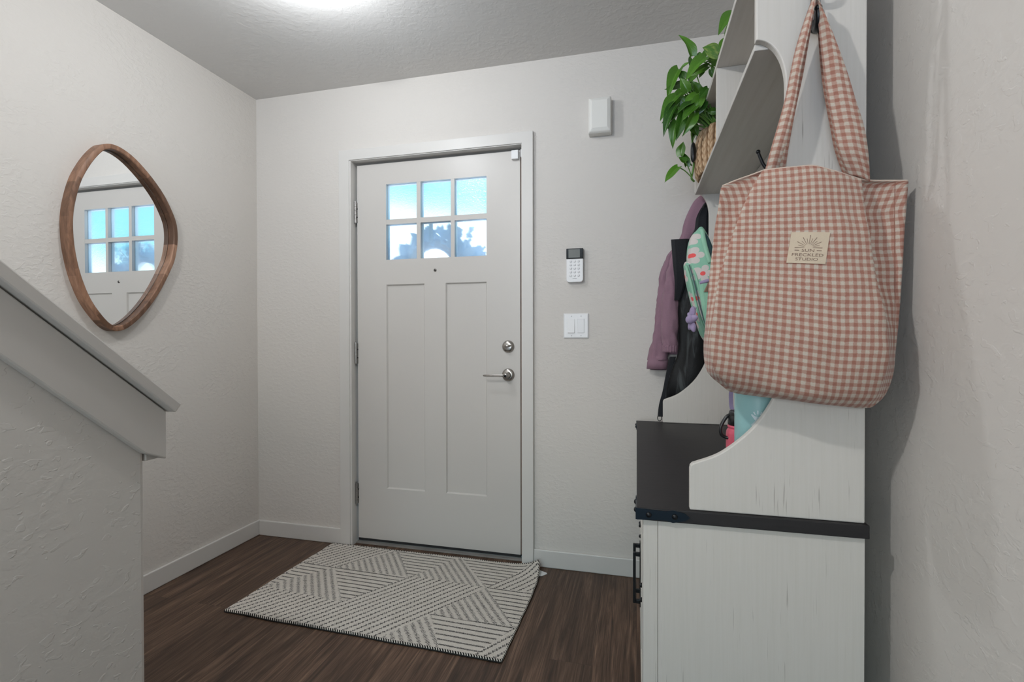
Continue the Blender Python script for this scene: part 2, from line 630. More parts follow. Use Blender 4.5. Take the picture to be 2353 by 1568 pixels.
dr = thing('door_1', 'white front door with six small panes over two tall panels', 'door', (-1.0, YB + .03, 0), kind='structure')
YD0, YD1 = YB + .030, YB + .074
XA, XB = -1.453, -.5565
Z0, Z1 = .030, 2.0265
bm = bmesh.new()
XS = [XA, -1.283, -1.1085, -1.0865, -1.0655, -.9485, -.920, -.8995, -.732, -.729, XB]
box(bm, XA, -1.283, YD0, YD1, Z0, Z1)            # stiles
box(bm, -.729, XB, YD0, YD1, Z0, Z1)
box(bm, -1.283, -.729, YD0, YD1, Z0, .3055)      # rails
box(bm, -1.283, -.729, YD0, YD1, 1.386, 1.517)
box(bm, -1.283, -.729, YD0, YD1, 1.915, Z1)
box(bm, -1.0655, -.9485, YD0, YD1, .3055, 1.386) # middle stile
box(bm, -1.283, -1.0655, YD0 + .009, YD1 - .009, .3055, 1.386)
box(bm, -.9485, -.729, YD0 + .009, YD1 - .009, .3055, 1.386)
bmesh.ops.remove_doubles(bm, verts=bm.verts, dist=.0001)
slab = obj('slab', bm, M['door'], dr)
# sloped moulding round the sunk panels
bm = bmesh.new()
for (a, b) in ((-1.283, -1.0655), (-.9485, -.729)):
    w = .006
    c, d = .3055, 1.386
    y0, y1 = YD0 + .0005, YD0 + .009
    o4 = [(a, c), (b, c), (b, d), (a, d)]
    i4 = [(a + w, c + w), (b - w, c + w), (b - w, d - w), (a + w, d - w)]
    vo = [bm.verts.new((x, y0, z)) for x, z in o4]
    vi = [bm.verts.new((x, y1, z)) for x, z in i4]
    vb = [bm.verts.new((x, y1, z)) for x, z in o4]
    for i in range(4):
        j = (i + 1) % 4
        bm.faces.new((vo[i], vo[j], vi[j], vi[i]))
        bm.faces.new((vo[j], vo[i], vb[i], vb[j]))
        bm.faces.new((vb[j], vb[i], vi[i], vi[j]))
obj('panel_moulding', bm, M['door'], dr)
bm = boxes((-1.1085, -1.0865, YD0 + .001, YD1 - .001, 1.517, 1.915), (-.920, -.8995, YD0 + .001, YD1 - .001, 1.517, 1.915),
           (-1.283, -1.1085, YD0 + .001, YD1 - .001, 1.703, 1.729), (-1.0865, -.920, YD0 + .001, YD1 - .001, 1.703, 1.729), (-.8995, -.729, YD0 + .001, YD1 - .001, 1.703, 1.729))
obj('muntin_grid', bm, M['door'], dr)
for (a, b) in ((-1.283, -1.1085), (-1.0865, -.920), (-.8995, -.729)):
    for (c, d) in ((1.729, 1.915), (1.517, 1.703)):
        obj('window_pane', boxes((a, b, YD0 + .018, YD0 + .023, c, d)), M['glass'], dr)
bm = bmesh.new()
lathe(bm, [(.0, -.003), (.0075, -.003), (.008, 0), (.008, .004)], 20, (-1.0056, YD0, 1.4535), 'Y')
ph = obj('peephole', bm, M['nickel'], dr, True)
bm = bmesh.new()
lathe(bm, [(.0, -.0042), (.004, -.0038), (.0045, -.0028)], 14, (-1.0056, YD0, 1.4535), 'Y')
obj('lens', bm, M['black_plastic'], ph, True)
# deadbolt
bm = bmesh.new()
lathe(bm, [(0, -.0135), (.016, -.0135), (.0245, -.0115), (.029, -.006), (.0315, 0), (.0315, .002)], 40, (-.6176, YD0, 1.0606), 'Y')
db = obj('deadbolt', bm, M['nickel'], dr, True)
bm = bmesh.new()
pts = []
for k in range(15):
    t = -1 + 2 * k / 14
    pts.append((-.6176 + t * .0195, YD0 - .017 - .008 * (1 - t * t), 1.0606 + .0025 * t + .003))
tube(bm, pts, [.002 + .0052 * (1 - (-1 + 2 * k / 14) ** 2) for k in range(15)], 10)
obj('thumb_turn', bm, M['nickel'], db, True)
# lever handle
bm = bmesh.new()
lathe(bm, [(0, -.011), (.017, -.011), (.026, -.009), (.031, -.004), (.0325, 0), (.0325, .002)], 40, (-.6178, YD0, .9202), 'Y')
lv = obj('lever_handle', bm, M['nickel'], dr, True)
bm = bmesh.new()
lathe(bm, [(0, -.062), (.010, -.062), (.0118, -.060), (.0118, -.046), (.0125, -.040), (.0145, -.030), (.0165, -.014), (.0175, -.009)], 28, (-.6178, YD0, .9202), 'Y')
tube(bm, catmull([(-.6178, YD0 - .053, .9212), (-.650, YD0 - .055, .9212), (-.700, YD0 - .054, .9200), (-.733, YD0 - .050, .9190)], 5), [.0085, .0075, .0066, .0060, .0056, .0052, .005, .005, .005, .005, .005, .005, .005, .005, .0046, .003], 12)
obj('lever', bm, M['nickel'], lv, True)
bm = bmesh.new()
lathe(bm, [(0, -.0632), (.0062, -.0630), (.007, -.0618)], 18, (-.6178, YD0, .9202), 'Y')
obj('lock_button', bm, M['black_metal'], lv, True)
bm = bmesh.new()
lathe(bm, [(0, -.0095), (.003, -.009), (.0032, -.007)], 12, (-.5955, YD0, .9225), 'Y')
obj('screw', bm, M['black_metal'], lv, True)
# hinges
for zc in (1.774, 1.0205, .269):
    bm = bmesh.new()
    n = 5
    hgt = .108
    for i in range(n):
        z0 = zc - hgt / 2 + i * hgt / n + .0011
        z1 = zc - hgt / 2 + (i + 1) * hgt / n - .0011
        tube(bm, [(-1.4605, YD0 - .006, z0), (-1.4605, YD0 - .006, z1)], .0068, 14)
    tube(bm, [(-1.4605, YD0 - .006, zc - hgt / 2), (-1.4605, YD0 - .006, zc + hgt / 2)], .0040, 10)
    tube(bm, [(-1.4605, YD0 - .006, zc + hgt / 2), (-1.4605, YD0 - .006, zc + hgt / 2 + .007)], .0052, 10)
    tube(bm, [(-1.4605, YD0 - .006, zc - hgt / 2), (-1.4605, YD0 - .006, zc - hgt / 2 - .012)], [.0052, .001], 10)
    box(bm, -1.4605, -1.4505, YD0 - .001, YD0 + .0005, zc - hgt / 2, zc + hgt / 2)
    hg = obj('hinge', bm, M['steel'], dr, True)
    hg.modifiers.new('es', 'EDGE_SPLIT').split_angle = radians(35)
    for dz in (-.022, .022):
        bm = bmesh.new()
        lathe(bm, [(0, -.0025), (.0035, -.002), (.004, 0)], 10, (-1.4535, YD0 - .0005, zc + dz), 'Y')
        obj('screw', bm, M['black_metal'], hg, True)
bm = boxes((XA, XB, YD0 + .002, YD1 - .004, .0168, .030))
obj('door_sweep', bm, M['black_rubber'], dr)

# wreath outside, seen blurred through the lower panes
wr = thing('door_wreath', 'leafy wreath hanging outside, blurred behind the lower door panes', 'wreath', (-1.0, YB + .15, 1.42))
bm = bmesh.new()
WC = Vector((-1.066, YB + .165, 1.468))
tube(bm, [WC + Vector((cos(2 * pi * k / 40) * .135, 0, sin(2 * pi * k / 40) * .150)) for k in range(40)], .030, 8, close=True)
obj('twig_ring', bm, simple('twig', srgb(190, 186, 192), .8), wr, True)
bm = bmesh.new()
def leaf_quad(bm, base, tip, w, n):
    base, tip = Vector(base), Vector(tip)
    d = tip - base
    s = d.cross(n).normalized() * w
    pts = [base, base + d * .3 + s, base + d * .65 + s * .8, tip, base + d * .65 - s * .8, base + d * .3 - s]
    bm.faces.new([bm.verts.new(p) for p in pts])
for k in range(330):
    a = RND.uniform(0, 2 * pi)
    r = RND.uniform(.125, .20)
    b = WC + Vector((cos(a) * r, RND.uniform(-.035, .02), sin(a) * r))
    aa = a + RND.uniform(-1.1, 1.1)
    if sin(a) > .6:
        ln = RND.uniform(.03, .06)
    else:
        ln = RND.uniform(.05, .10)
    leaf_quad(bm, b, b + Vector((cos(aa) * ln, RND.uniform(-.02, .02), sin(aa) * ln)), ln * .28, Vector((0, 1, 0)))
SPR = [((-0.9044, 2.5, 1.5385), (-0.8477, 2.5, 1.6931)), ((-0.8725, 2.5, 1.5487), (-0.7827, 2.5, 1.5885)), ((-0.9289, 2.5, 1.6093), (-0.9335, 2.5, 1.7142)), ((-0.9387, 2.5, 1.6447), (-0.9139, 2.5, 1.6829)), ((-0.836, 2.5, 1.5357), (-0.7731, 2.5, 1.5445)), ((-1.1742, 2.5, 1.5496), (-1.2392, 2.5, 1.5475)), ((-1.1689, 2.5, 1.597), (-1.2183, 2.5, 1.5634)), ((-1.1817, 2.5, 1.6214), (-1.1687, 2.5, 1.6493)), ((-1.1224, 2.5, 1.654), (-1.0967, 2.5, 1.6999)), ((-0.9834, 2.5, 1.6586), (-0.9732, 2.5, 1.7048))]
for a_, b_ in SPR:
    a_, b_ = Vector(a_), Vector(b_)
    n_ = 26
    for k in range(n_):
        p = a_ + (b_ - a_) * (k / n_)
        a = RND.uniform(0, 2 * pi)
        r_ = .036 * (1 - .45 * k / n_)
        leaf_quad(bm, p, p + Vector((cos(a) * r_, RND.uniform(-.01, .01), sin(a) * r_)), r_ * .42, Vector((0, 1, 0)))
lv2 = obj('leaves', bm, simple('wreath_leaf', srgb(196, 208, 226), .6), wr)  # pale blue puts the bright sky haze into the leaf colour
lv2['kind'] = 'stuff'
obj('hanger_strap', boxes((-1.075, -1.052, YB + .110, YB + .114, 1.62, 1.725)), simple('hanger_metal', srgb(176, 186, 196), .5, .0), wr)

# door contact sensor, two halves
o = tag(obj('door_sensor', boxes((-.597, -.5615, YD0 - .019, YD0, 1.980, 2.0235)), M['white_plastic']), 'small white contact sensor on the top right corner of the door', 'sensor')
bevel(o, .003, 2)
o = tag(obj('sensor_magnet', boxes((-.5485, -.5400, YB + .006, YB + .027, 1.985, 2.0225)), M['white_plastic']), 'slim white magnet on the door jamb beside the contact sensor', 'sensor')
bevel(o, .002, 2)

# ---------------------------------------------------------------- things on the back wall
def rounded_rect(x0, x1, z0, z1, r, n=5):
    out = []
    for cx, cz, a0 in ((x1 - r, z1 - r, 0), (x0 + r, z1 - r, 90), (x0 + r, z0 + r, 180), (x1 - r, z0 + r, 270)):
        for k in range(n + 1):
            a = radians(a0 + 90 * k / n)
            out.append((cx + r * cos(a), cz + r * sin(a)))
    return out

ch = thing('door_chime', 'white rounded chime box high on the wall right of the door', 'door chime', (-.165, YB, 2.12))
bm = bmesh.new()
yb, yf = YB, YB - .055
def ring_rect(x0, x1, z0, z1, y):
    return [Vector((x0, y, z0)), Vector((x1, y, z0)), Vector((x1, y, z1)), Vector((x0, y, z1))]
loft(bm, [ring_rect(-.2165, -.1130, 2.043, 2.206, yb), ring_rect(-.2165, -.1130, 2.043, 2.206, yf + .016), ring_rect(-.2115, -.118, 2.048, 2.201, yf + .007), ring_rect(-.199, -.1305, 2.0635, 2.188, yf)])
o = obj('cover', bm, simple('ivory_plastic', (.74, .735, .70, 1), .4), ch)
bevel(o, .004, 3)

kp = thing('alarm_keypad', 'white alarm keypad with a dark screen beside the door', 'alarm keypad', (-.284, YB, 1.446))
bm = bmesh.new()
out = [( -.3215, 1.4745), (-.3215, 1.378)] + [(-.3215 + .013 * (1 - cos(radians(a))), 1.378 - .013 * sin(radians(a))) for a in (30, 60, 90)] + [(-.257 + .0 + .0145 * sin(radians(a)), 1.378 - .013 * cos(radians(a))) for a in (0, 30, 60, 90)] + [(-.2425, 1.4745)]
prism(bm, out, YB, YB - .023, 'Y')
o = obj('body', bm, M['white_plastic'], kp)
bevel(o, .003, 3)
bm = boxes((-.3215, -.2425, YB - .0235, YB, 1.4748, 1.5235))
o = obj('screen_bezel', bm, simple('black_gloss', (.012, .013, .014, 1), .08), kp)
bevel(o, .002, 2)
obj('screen', boxes((-.311, -.2575, YB - .0238, YB - .0235, 1.480, 1.519)), simple('lcd_grey', srgb(70, 74, 68), .25), o)
for r in range(5):
    for c in range(3):
        bm = bmesh.new()
        x, z = -.3005 + c * .0182, 1.4625 - r * .0165
        lathe(bm, [(0, -.0252), (.0045, -.0250), (.0060, -.0242), (.0062, -.0225)], 16, (x, YB, z), 'Y')
        obj('button', bm, simple('button_white', srgb(222, 222, 224), .4) if (r, c) == (0, 0) else bpy.data.materials['button_white'], kp, True)
obj('maker_mark', boxes((-.292, -.272, YB - .0232, YB - .0229, 1.3815, 1.3832)), simple('print_grey', srgb(140, 142, 146), .6), kp)

sw = thing('light_switch', 'white double rocker light switch below the alarm keypad', 'light switch', (-.278, YB, 1.16))
bm = bmesh.new()
loft(bm, [ring_rect(-.3376, -.2184, 1.1014, 1.2195, YB), ring_rect(-.3376, -.2184, 1.1014, 1.2195, YB - .003), ring_rect(-.3325, -.2235, 1.1065, 1.2145, YB - .0065)])
o = obj('plate', bm, M['white_plastic'], sw)
bevel(o, .0015, 2)
for cx, tilt in ((-.3005, 1), (-.2555, -1)):
    bm = bmesh.new()
    y = YB - .0068
    a, b = (.0005, .0062) if tilt > 0 else (.0030, .0012)
    r0 = [Vector((cx - .0165, y, 1.127)), Vector((cx + .0165, y, 1.127)), Vector((cx + .0165, y, 1.194)), Vector((cx - .0165, y, 1.194))]
    r1 = [Vector((cx - .015, y - b, 1.1285)), Vector((cx + .015, y - b, 1.1285)), Vector((cx + .015, y - a, 1.1925)), Vector((cx - .015, y - a, 1.1925))]
    loft(bm, [r0, r1])
    obj('rocker', bm, M['white_plastic'], sw)
    for z in (1.2065, 1.1145):
        bm = bmesh.new()
        lathe(bm, [(0, -.0074), (.0022, -.0073), (.0026, -.0064)], 12, (cx + .001, YB, z), 'Y')
        obj('screw', bm, simple('screw_white', srgb(188, 190, 193), .4) if 'screw_white' not in bpy.data.materials else bpy.data.materials['screw_white'], sw, True)

# ---------------------------------------------------------------- mirror on the left wall
MIR = [(1.499, 1.8707), (1.4790, 1.8560), (1.452, 1.821), (1.4243, 1.7735), (1.3977, 1.7152), (1.381, 1.6585), (1.369, 1.5987), (1.364, 1.5464), (1.3645, 1.4955), (1.3699, 1.4349), (1.3831, 1.3648), (1.4012, 1.3046), (1.4246, 1.2487), (1.4536, 1.2024), (1.4857, 1.163), (1.509, 1.1440), (1.534, 1.1355), (1.5625, 1.1391), (1.5946, 1.1568), (1.639, 1.1957), (1.6887, 1.2544), (1.7343, 1.3244), (1.7715, 1.3961), (1.7979, 1.4556), (1.8129, 1.5273), (1.8148, 1.5848), (1.8069, 1.6335), (1.7841, 1.6842), (1.751, 1.7372), (1.7059, 1.7878), (1.6565, 1.8306), (1.6092, 1.8618), (1.5638, 1.8785), (1.5269, 1.8803)]
mt = thing('wall_mirror', 'rounded asymmetric wall mirror in a deep walnut frame above the stairs', 'mirror', (XL, 1.59, 1.5))
outer = catmull([Vector((p[0], p[1], 0)) for p in MIR], 5, True)
NM = len(outer)
def inset(poly, d):
    n = len(poly)
    res = []
    for i in range(n):
        t = (poly[(i + 2) % n] - poly[i - 2]).normalized()
        nn = Vector((-t.y, t.x, 0))
        res.append(poly[i] + nn * d)
    return res
sgn = 1 if sum(outer[i].x * outer[(i + 1) % NM].y - outer[(i + 1) % NM].x * outer[i].y for i in range(NM)) > 0 else -1
inner = inset(outer, .0205 * sgn)
inner2 = inset(outer, .0235 * sgn)
XF = XL + .040
bm = bmesh.new()
prof = [[(XL, p) for p in outer], [(XF - .002, p) for p in outer], [(XF, p) for p in inset(outer, .003 * sgn)], [(XF, p) for p in inset(outer, .0175 * sgn)], [(XF - .003, p) for p in inner], [(XL + .0085, p) for p in inner]]
vr = [[bm.verts.new((x, p.x, p.y)) for x, p in ring] for ring in prof]
lay = bm.faces.layers.float.new('tone_f')
cuts = sorted([int(NM * f) for f in (.03, .13, .2, .31, .40, .47, .52, .60, .655, .72, .80, .88, .95)])
tones = [RND.uniform(-.45, .45) for _ in range(len(cuts) + 1)]
for i in range(len(vr) - 1):
    for k in range(NM):
        bm.faces.new((vr[i][k], vr[i][(k + 1) % NM], vr[i + 1][(k + 1) % NM], vr[i + 1][k]))
bmesh.ops.recalc_face_normals(bm, faces=bm.faces)
me = bpy.data.meshes.new('frame')
bm.to_mesh(me)
bm.free()
for a in [a for a in me.attributes if a.name == 'tone_f']:
    me.attributes.remove(a)
at = me.attributes.new('tone', 'FLOAT', 'FACE')
vals = []
for i in range(len(prof) - 1):
    for k in range(NM):
        j = sum(1 for c in cuts if (k + (2 if i > 1 else 0)) % NM >= c) % len(cuts)
        vals.append(tones[j])
at.data.foreach_set('value', vals)
fr = link('frame', me, M['walnut'], mt, True)
fr.modifiers.new('es', 'EDGE_SPLIT').split_angle = radians(40)
bm = bmesh.new()
va = [bm.verts.new((XL + .0100, p.x, p.y)) for p in inner2]
vb = [bm.verts.new((XL + .0060, p.x, p.y)) for p in inner2]
bm.faces.new(va)
bm.faces.new(list(reversed(vb)))
for k in range(NM):
    bm.faces.new((va[k], vb[k], vb[(k + 1) % NM], va[(k + 1) % NM]))
obj('mirror_glass', bm, M['mirror'], mt)

# ---------------------------------------------------------------- ceiling lights
def ceiling_light(x, y, power, col, label, size=.15):
    t = thing('ceiling_light', label, 'ceiling light', (x, y, HC), group='round flush ceiling lights')
    bm = bmesh.new()
    lathe(bm, [(0, 0), (size * .62, 0), (size * .62, -.014), (size * .56, -.020), (0, -.020)], 40, (x, y, HC), 'Z')
    obj('ring', bm, M['white_plastic'], t, True)
    e = NT('diffuser', .5, 0, (.9, .9, .9, 1))
    e.b.inputs['Emission Color'].default_value = (*col, 1)
    e.b.inputs['Emission Strength'].default_value = 6
    bm = bmesh.new()
    lathe(bm, [(0, -.052), (size * .2, -.050), (size * .38, -.042), (size * .5, -.030), (size * .54, -.020)], 40, (x, y, HC), 'Z')
    obj('diffuser', bm, e.m, t, True)
    d = bpy.data.lights.new('lamp_glow', 'POINT')
    d.energy = power
    d.color = col
    d.shadow_soft_size = .035
    l = bpy.data.objects.new('lamp_glow', d)
    COL.objects.link(l)
    l.location = (x, y, HC - .115)
    l.parent = t
    l.matrix_parent_inverse = t.matrix_world.inverted()
    return t
ceiling_light(-1.12, 1.48, 14.2, (.93, .965, 1.0), 'round flush ceiling light over the entry just above the frame')
ceiling_light(-.92, -.08, 42, (1.0, .995, .985), 'round flush ceiling light over the hall behind the camera')

# ================================================================ rug
def V2(p):
    return Vector((p[0], p[1], 0))
RV = dict(TL=(-1.574, 2.318), A=(-1.568, 2.084), B=(-1.400, 2.073), C=(-1.600, 1.845), D=(-1.188, 1.810), FL=(-1.612, 1.643), E=(-1.188, 2.318), F=(-1.0155, 2.0745),
          G=(-1.000, 2.089), H=(-.8507, 2.325), I=(-.6378, 2.0674), J=(-.4836, 2.318), TR=(-.425, 2.325), K=(-.425, 2.0766), L=(-.4509, 1.8065), M=(-.7919, 1.8151),
          N=(-.6776, 1.62), O=(-.5483, 1.61), FR=(-.44, 1.60), Q=(-.9074, 1.630), R=(-.43, 1.81))
DD, TT, HH = radians(55), radians(-53), radians(-2.0)
# region outline, stripe direction, style (0 across, 1 rising, 2 falling), anchor corner
REG = [(('TL', 'E', 'B', 'A'), DD, 1, 'B'), (('A', 'B', 'C'), HH, 0, 'B'), (('C', 'B', 'D'), TT, 2, 'D'), (('B', 'F', 'D'), HH, 0, 'B'), (('B', 'E', 'F'), TT, 2, 'F'),
       (('E', 'H', 'G', 'F'), HH, 0, 'F'), (('G', 'H', 'I'), TT, 2, 'I'), (('H', 'J', 'I'), HH, 0, 'I'), (('J', 'TR', 'K', 'I'), DD, 1, 'I'), (('I', 'K', 'R', 'L'), HH, 0, 'I'),
       (('M', 'I', 'L'), TT, 2, 'L'), (('M', 'L', 'O', 'N'), HH, 0, 'M'), (('Q', 'M', 'N'), TT, 2, 'N'), (('L', 'R', 'FR', 'O'), DD, 1, 'O')]
def inside(poly, x, y):
    c = False
    n = len(poly)
    for i in range(n):
        x0, y0 = poly[i]
        x1, y1 = poly[i - 1]
        if (y0 > y) != (y1 > y) and x < (x1 - x0) * (y - y0) / (y1 - y0) + x0:
            c = not c
    return c
REGP = [([RV[k] for k in r[0]], r[1], r[2], RV[r[3]]) for r in REG]

def mat_rug():
    t = NT('woven_wool', 0.95, 0, spec=0.1)
    uv = t.node('UVMap', uv_map='weave').outputs[0]
    sp = t.node('SeparateXYZ')
    t.l.new(uv, sp.inputs[0])
    ph, al = sp.outputs[0], sp.outputs[1]
    st = t.node('Attribute', attribute_name='style').outputs['Fac']
    ob = t.coord('Object')
    n1 = t.noise(ob, 150, 2, .6)
    n2 = t.noise(ob, 380, 2, .5)
    wob = t.math('MULTIPLY', t.math('SUBTRACT', n1, .5), t.rng(st, 0, 2, .12, .50))
    teeth = t.math('MULTIPLY', t.math('SINE', t.math('MULTIPLY', al, 2 * pi / .009)), t.rng(st, 0, 2, .0, .17))
    d = t.math('ABSOLUTE', t.math('SUBTRACT', t.math('FRACT', t.math('ADD', t.math('ADD', ph, wob), teeth)), .5))
    line = t.rng(d, .325, .405, 0, 1, True)
    gap = t.rng(t.math('ADD', n2, t.math('MULTIPLY', t.math('SINE', t.math('MULTIPLY', al, 2 * pi / .016)), t.math('MULTIPLY', .16, t.math('COMPARE', st, 1.0, .2)))), .36, .52, .25, 1)
    line = t.math('MULTIPLY', line, gap)
    cream = t.mix(t.noise(ob, 30, 4), srgb(196, 190, 181), srgb(220, 215, 207))
    cream = t.mix(t.rng(n2, .3, .7, 0, .35), cream, srgb(150, 145, 138))
    t.color(t.mix(line, cream, srgb(78, 76, 76)))
    h = t.math('SUBTRACT', t.math('MULTIPLY', n2, .5), line)
    t.bump(h, .55, .004)
    return t.m

rg = thing('door_rug', 'cream woven rug with grey triangle stripes lying in front of the door', 'rug', (-1.02, 1.97, 0))
NU, NVv = 230, 132
def rug_pt(u, v):
    tl, trr, fl, frr = Vector((-1.574, 2.318)), Vector((-.434, 2.316)), Vector((-1.612, 1.643)), Vector((-.4475, 1.612))
    p = (tl * (1 - u) + trr * u) * (1 - v) + (fl * (1 - u) + frr * u) * v
    p.x += .006 * sin(pi * v) * (u - .3) + .0035 * noise.noise(Vector((u * 5, v * 9, 2)))
    p.y += .004 * noise.noise(Vector((u * 7, v * 4, 5)))
    d = (Vector((p.x, p.y)) - trr).length
    z = .0085 + .0012 * noise.noise(Vector((p.x * 9, p.y * 9, 1)))
    k = max(0, 1 - d / .17)
    z += .034 * k * k
    e = max(0, (u - .93) / .07) * max(0, 1 - v * 1.5)
    z += .006 * e * e
    p.x -= .018 * k * k
    p.y -= .020 * k * k
    return Vector((p.x, p.y, z))
bm = bmesh.new()
uvl = bm.loops.layers.uv.new('weave')
top = [[bm.verts.new(rug_pt(i / NU, j / NVv)) for i in range(NU + 1)] for j in range(NVv + 1)]
styles = []
SP = .028
for j in range(NVv):
    for i in range(NU):
        f = bm.faces.new((top[j][i], top[j + 1][i], top[j + 1][i + 1], top[j][i + 1]))
        c = f.calc_center_median()
        ang, sty, anc = DD, 1, RV['D']
        for poly, a, s, an in REGP:
            if inside(poly, c.x, c.y):
                ang, sty, anc = a, s, an
                break
        dx, dy = cos(ang), sin(ang)
        for l in f.loops:
            x, y = l.vert.co.x - anc[0], l.vert.co.y - anc[1]
            l[uvl].uv = ((-dy * x + dx * y) / SP, dx * x + dy * y)
        styles.append(sty)
nt = len(bm.faces)
low = [[bm.verts.new(Vector((v.co.x, v.co.y, max(v.co.z - .0075, .0004)))) for v in r] for r in top]
for j in range(NVv):
    for i in range(NU):
        f = bm.faces.new((low[j][i], low[j][i + 1], low[j + 1][i + 1], low[j + 1][i]))
        f.material_index = 1
def rim_idx():
    return [(0, i) for i in range(NU + 1)] + [(j, NU) for j in range(1, NVv + 1)] + [(NVv, i) for i in range(NU - 1, -1, -1)] + [(j, 0) for j in range(NVv - 1, 0, -1)]
rim = rim_idx()
for k in range(len(rim)):
    (a, b), (c, d) = rim[k - 1], rim[k]
    f = bm.faces.new((top[a][b], top[c][d], low[c][d], low[a][b]))
    f.material_index = 1
nall = len(bm.faces)
M['rug_back'] = simple('rug_backing', (.012, .012, .012, 1), .9)
me = bpy.data.meshes.new('woven_field')
bmesh.ops.recalc_face_normals(bm, faces=bm.faces)
bm.to_mesh(me)
bm.free()
at = me.attributes.new('style', 'FLOAT', 'FACE')
at.data.foreach_set('value', styles + [0] * (nall - nt))
link('woven_field', me, [mat_rug(), M['rug_back']], rg)
def mat_stitch():
    t = NT('whip_stitch', .9, 0, spec=.1)
    ob = t.coord('Object')
    sp = t.node('SeparateXYZ')
    t.l.new(ob, sp.inputs[0])
    w = t.math('SINE', t.math('MULTIPLY', t.math('ADD', t.math('ADD', sp.outputs[0], t.math('MULTIPLY', sp.outputs[1], .8)), t.math('MULTIPLY', t.noise(ob, 60, 2), .004)), 2 * pi / .0095))
    t.color(t.mix(t.rng(w, -.25, .25), srgb(22, 21, 21), srgb(196, 191, 183)))
    return t.m
M['stitch'] = mat_stitch()
for v in (0.0, 1.0):
    bm = bmesh.new()
    tube(bm, [rug_pt(i / 120, v) + Vector((0, .001, -.003)) for i in range(121)], .0052, 8)
    obj('stitched_edge', bm, M['stitch'], rg, True)
bm = bmesh.new()
tube(bm, [rug_pt(i / 120, 1.0) + Vector((0, -.0035, -.0052)) for i in range(121)], .0026, 8)
obj('backing_edge', bm, M['rug_back'], rg, True)
bm = bmesh.new()
tube(bm, [rug_pt(1.0, j / 60) + Vector((0.0005, 0, -.003)) for j in range(61)], .0036, 8)
obj('bound_edge', bm, M['stitch'], rg, True)

# white rug gripper poking out under the lifted corner
bm = bmesh.new()
pts = [(-.475, 2.30), (-.475, 2.245), (-.445, 2.236), (-.425, 2.243), (-.405, 2.268), (-.409, 2.276), (-.425, 2.284), (-.445, 2.294)]
prism(bm, pts, 0.0005, .0030, 'Z')
o = tag(obj('rug_gripper', bm, simple('gripper_white', srgb(222, 224, 224), .5)), 'small white gripper tab poking out under the lifted rug corner', 'rug gripper')

# ================================================================ hall tree
ht = thing('hall_tree', 'whitewashed hall tree with a charcoal bench top and arched side panels', 'hall tree', (.22, 1.65, 0))
YN, YF = 1.095, 2.20
def sidepanel(name, y0, y1):
    pts = [(.43, .7455), (.108, .7455), (.108, .831), (.1095, .8385), (.114, .8435), (.121, .846)]
    pts += [(p.x, p.y) for p in catmull([Vector((.121, .846, 0)), Vector((.172, .870, 0)), Vector((.2295, .922, 0)), Vector((.268, .983, 0)), Vector((.284, 1.035, 0)), Vector((.289, 1.09, 0))], 7)[1:]]
    pts += [(.234 + .055 * cos(radians(a)), 1.612 + .097 * sin(radians(a))) for a in range(0, 91, 6)]
    pts += [(.234, 1.942), (.43, 1.942)]
    bm = bmesh.new()
    prism(bm, pts, y0, y1, 'Y')
    bmesh.ops.recalc_face_normals(bm, faces=bm.faces)
    for f in bm.faces:
        if abs(f.normal.y) < .5:
            f.material_index = 1
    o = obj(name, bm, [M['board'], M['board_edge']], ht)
    return bevel(o, .0025, 2, 50)
sidepanel('side_panel', YN, YN + .018)
sidepanel('side_panel', YF - .018, YF)
def board(name, b, mats=None, bev=.0015, edge='x'):
    bm = boxes(b)
    bmesh.ops.recalc_face_normals(bm, faces=bm.faces)
    for f in bm.faces:
        if (edge == 'x' and f.normal.x < -.5):
            f.material_index = 1
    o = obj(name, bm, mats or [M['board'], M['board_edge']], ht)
    return bevel(o, bev, 2)
M['board_flat'] = mat_grain('whitewashed_shelf', srgb(200, 197, 192), srgb(192, 188, 182), srgb(150, 144, 138), 'Y', .4)
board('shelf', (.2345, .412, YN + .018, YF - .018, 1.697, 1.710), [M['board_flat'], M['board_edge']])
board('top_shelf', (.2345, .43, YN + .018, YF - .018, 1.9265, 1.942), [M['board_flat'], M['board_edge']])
board('divider', (.2355, .412, 1.617, 1.633, 1.710, 1.9265))
board('back_panel', (.412, .43, YN + .018, YF - .018, .7455, 1.9265), [M['board'], M['board']])
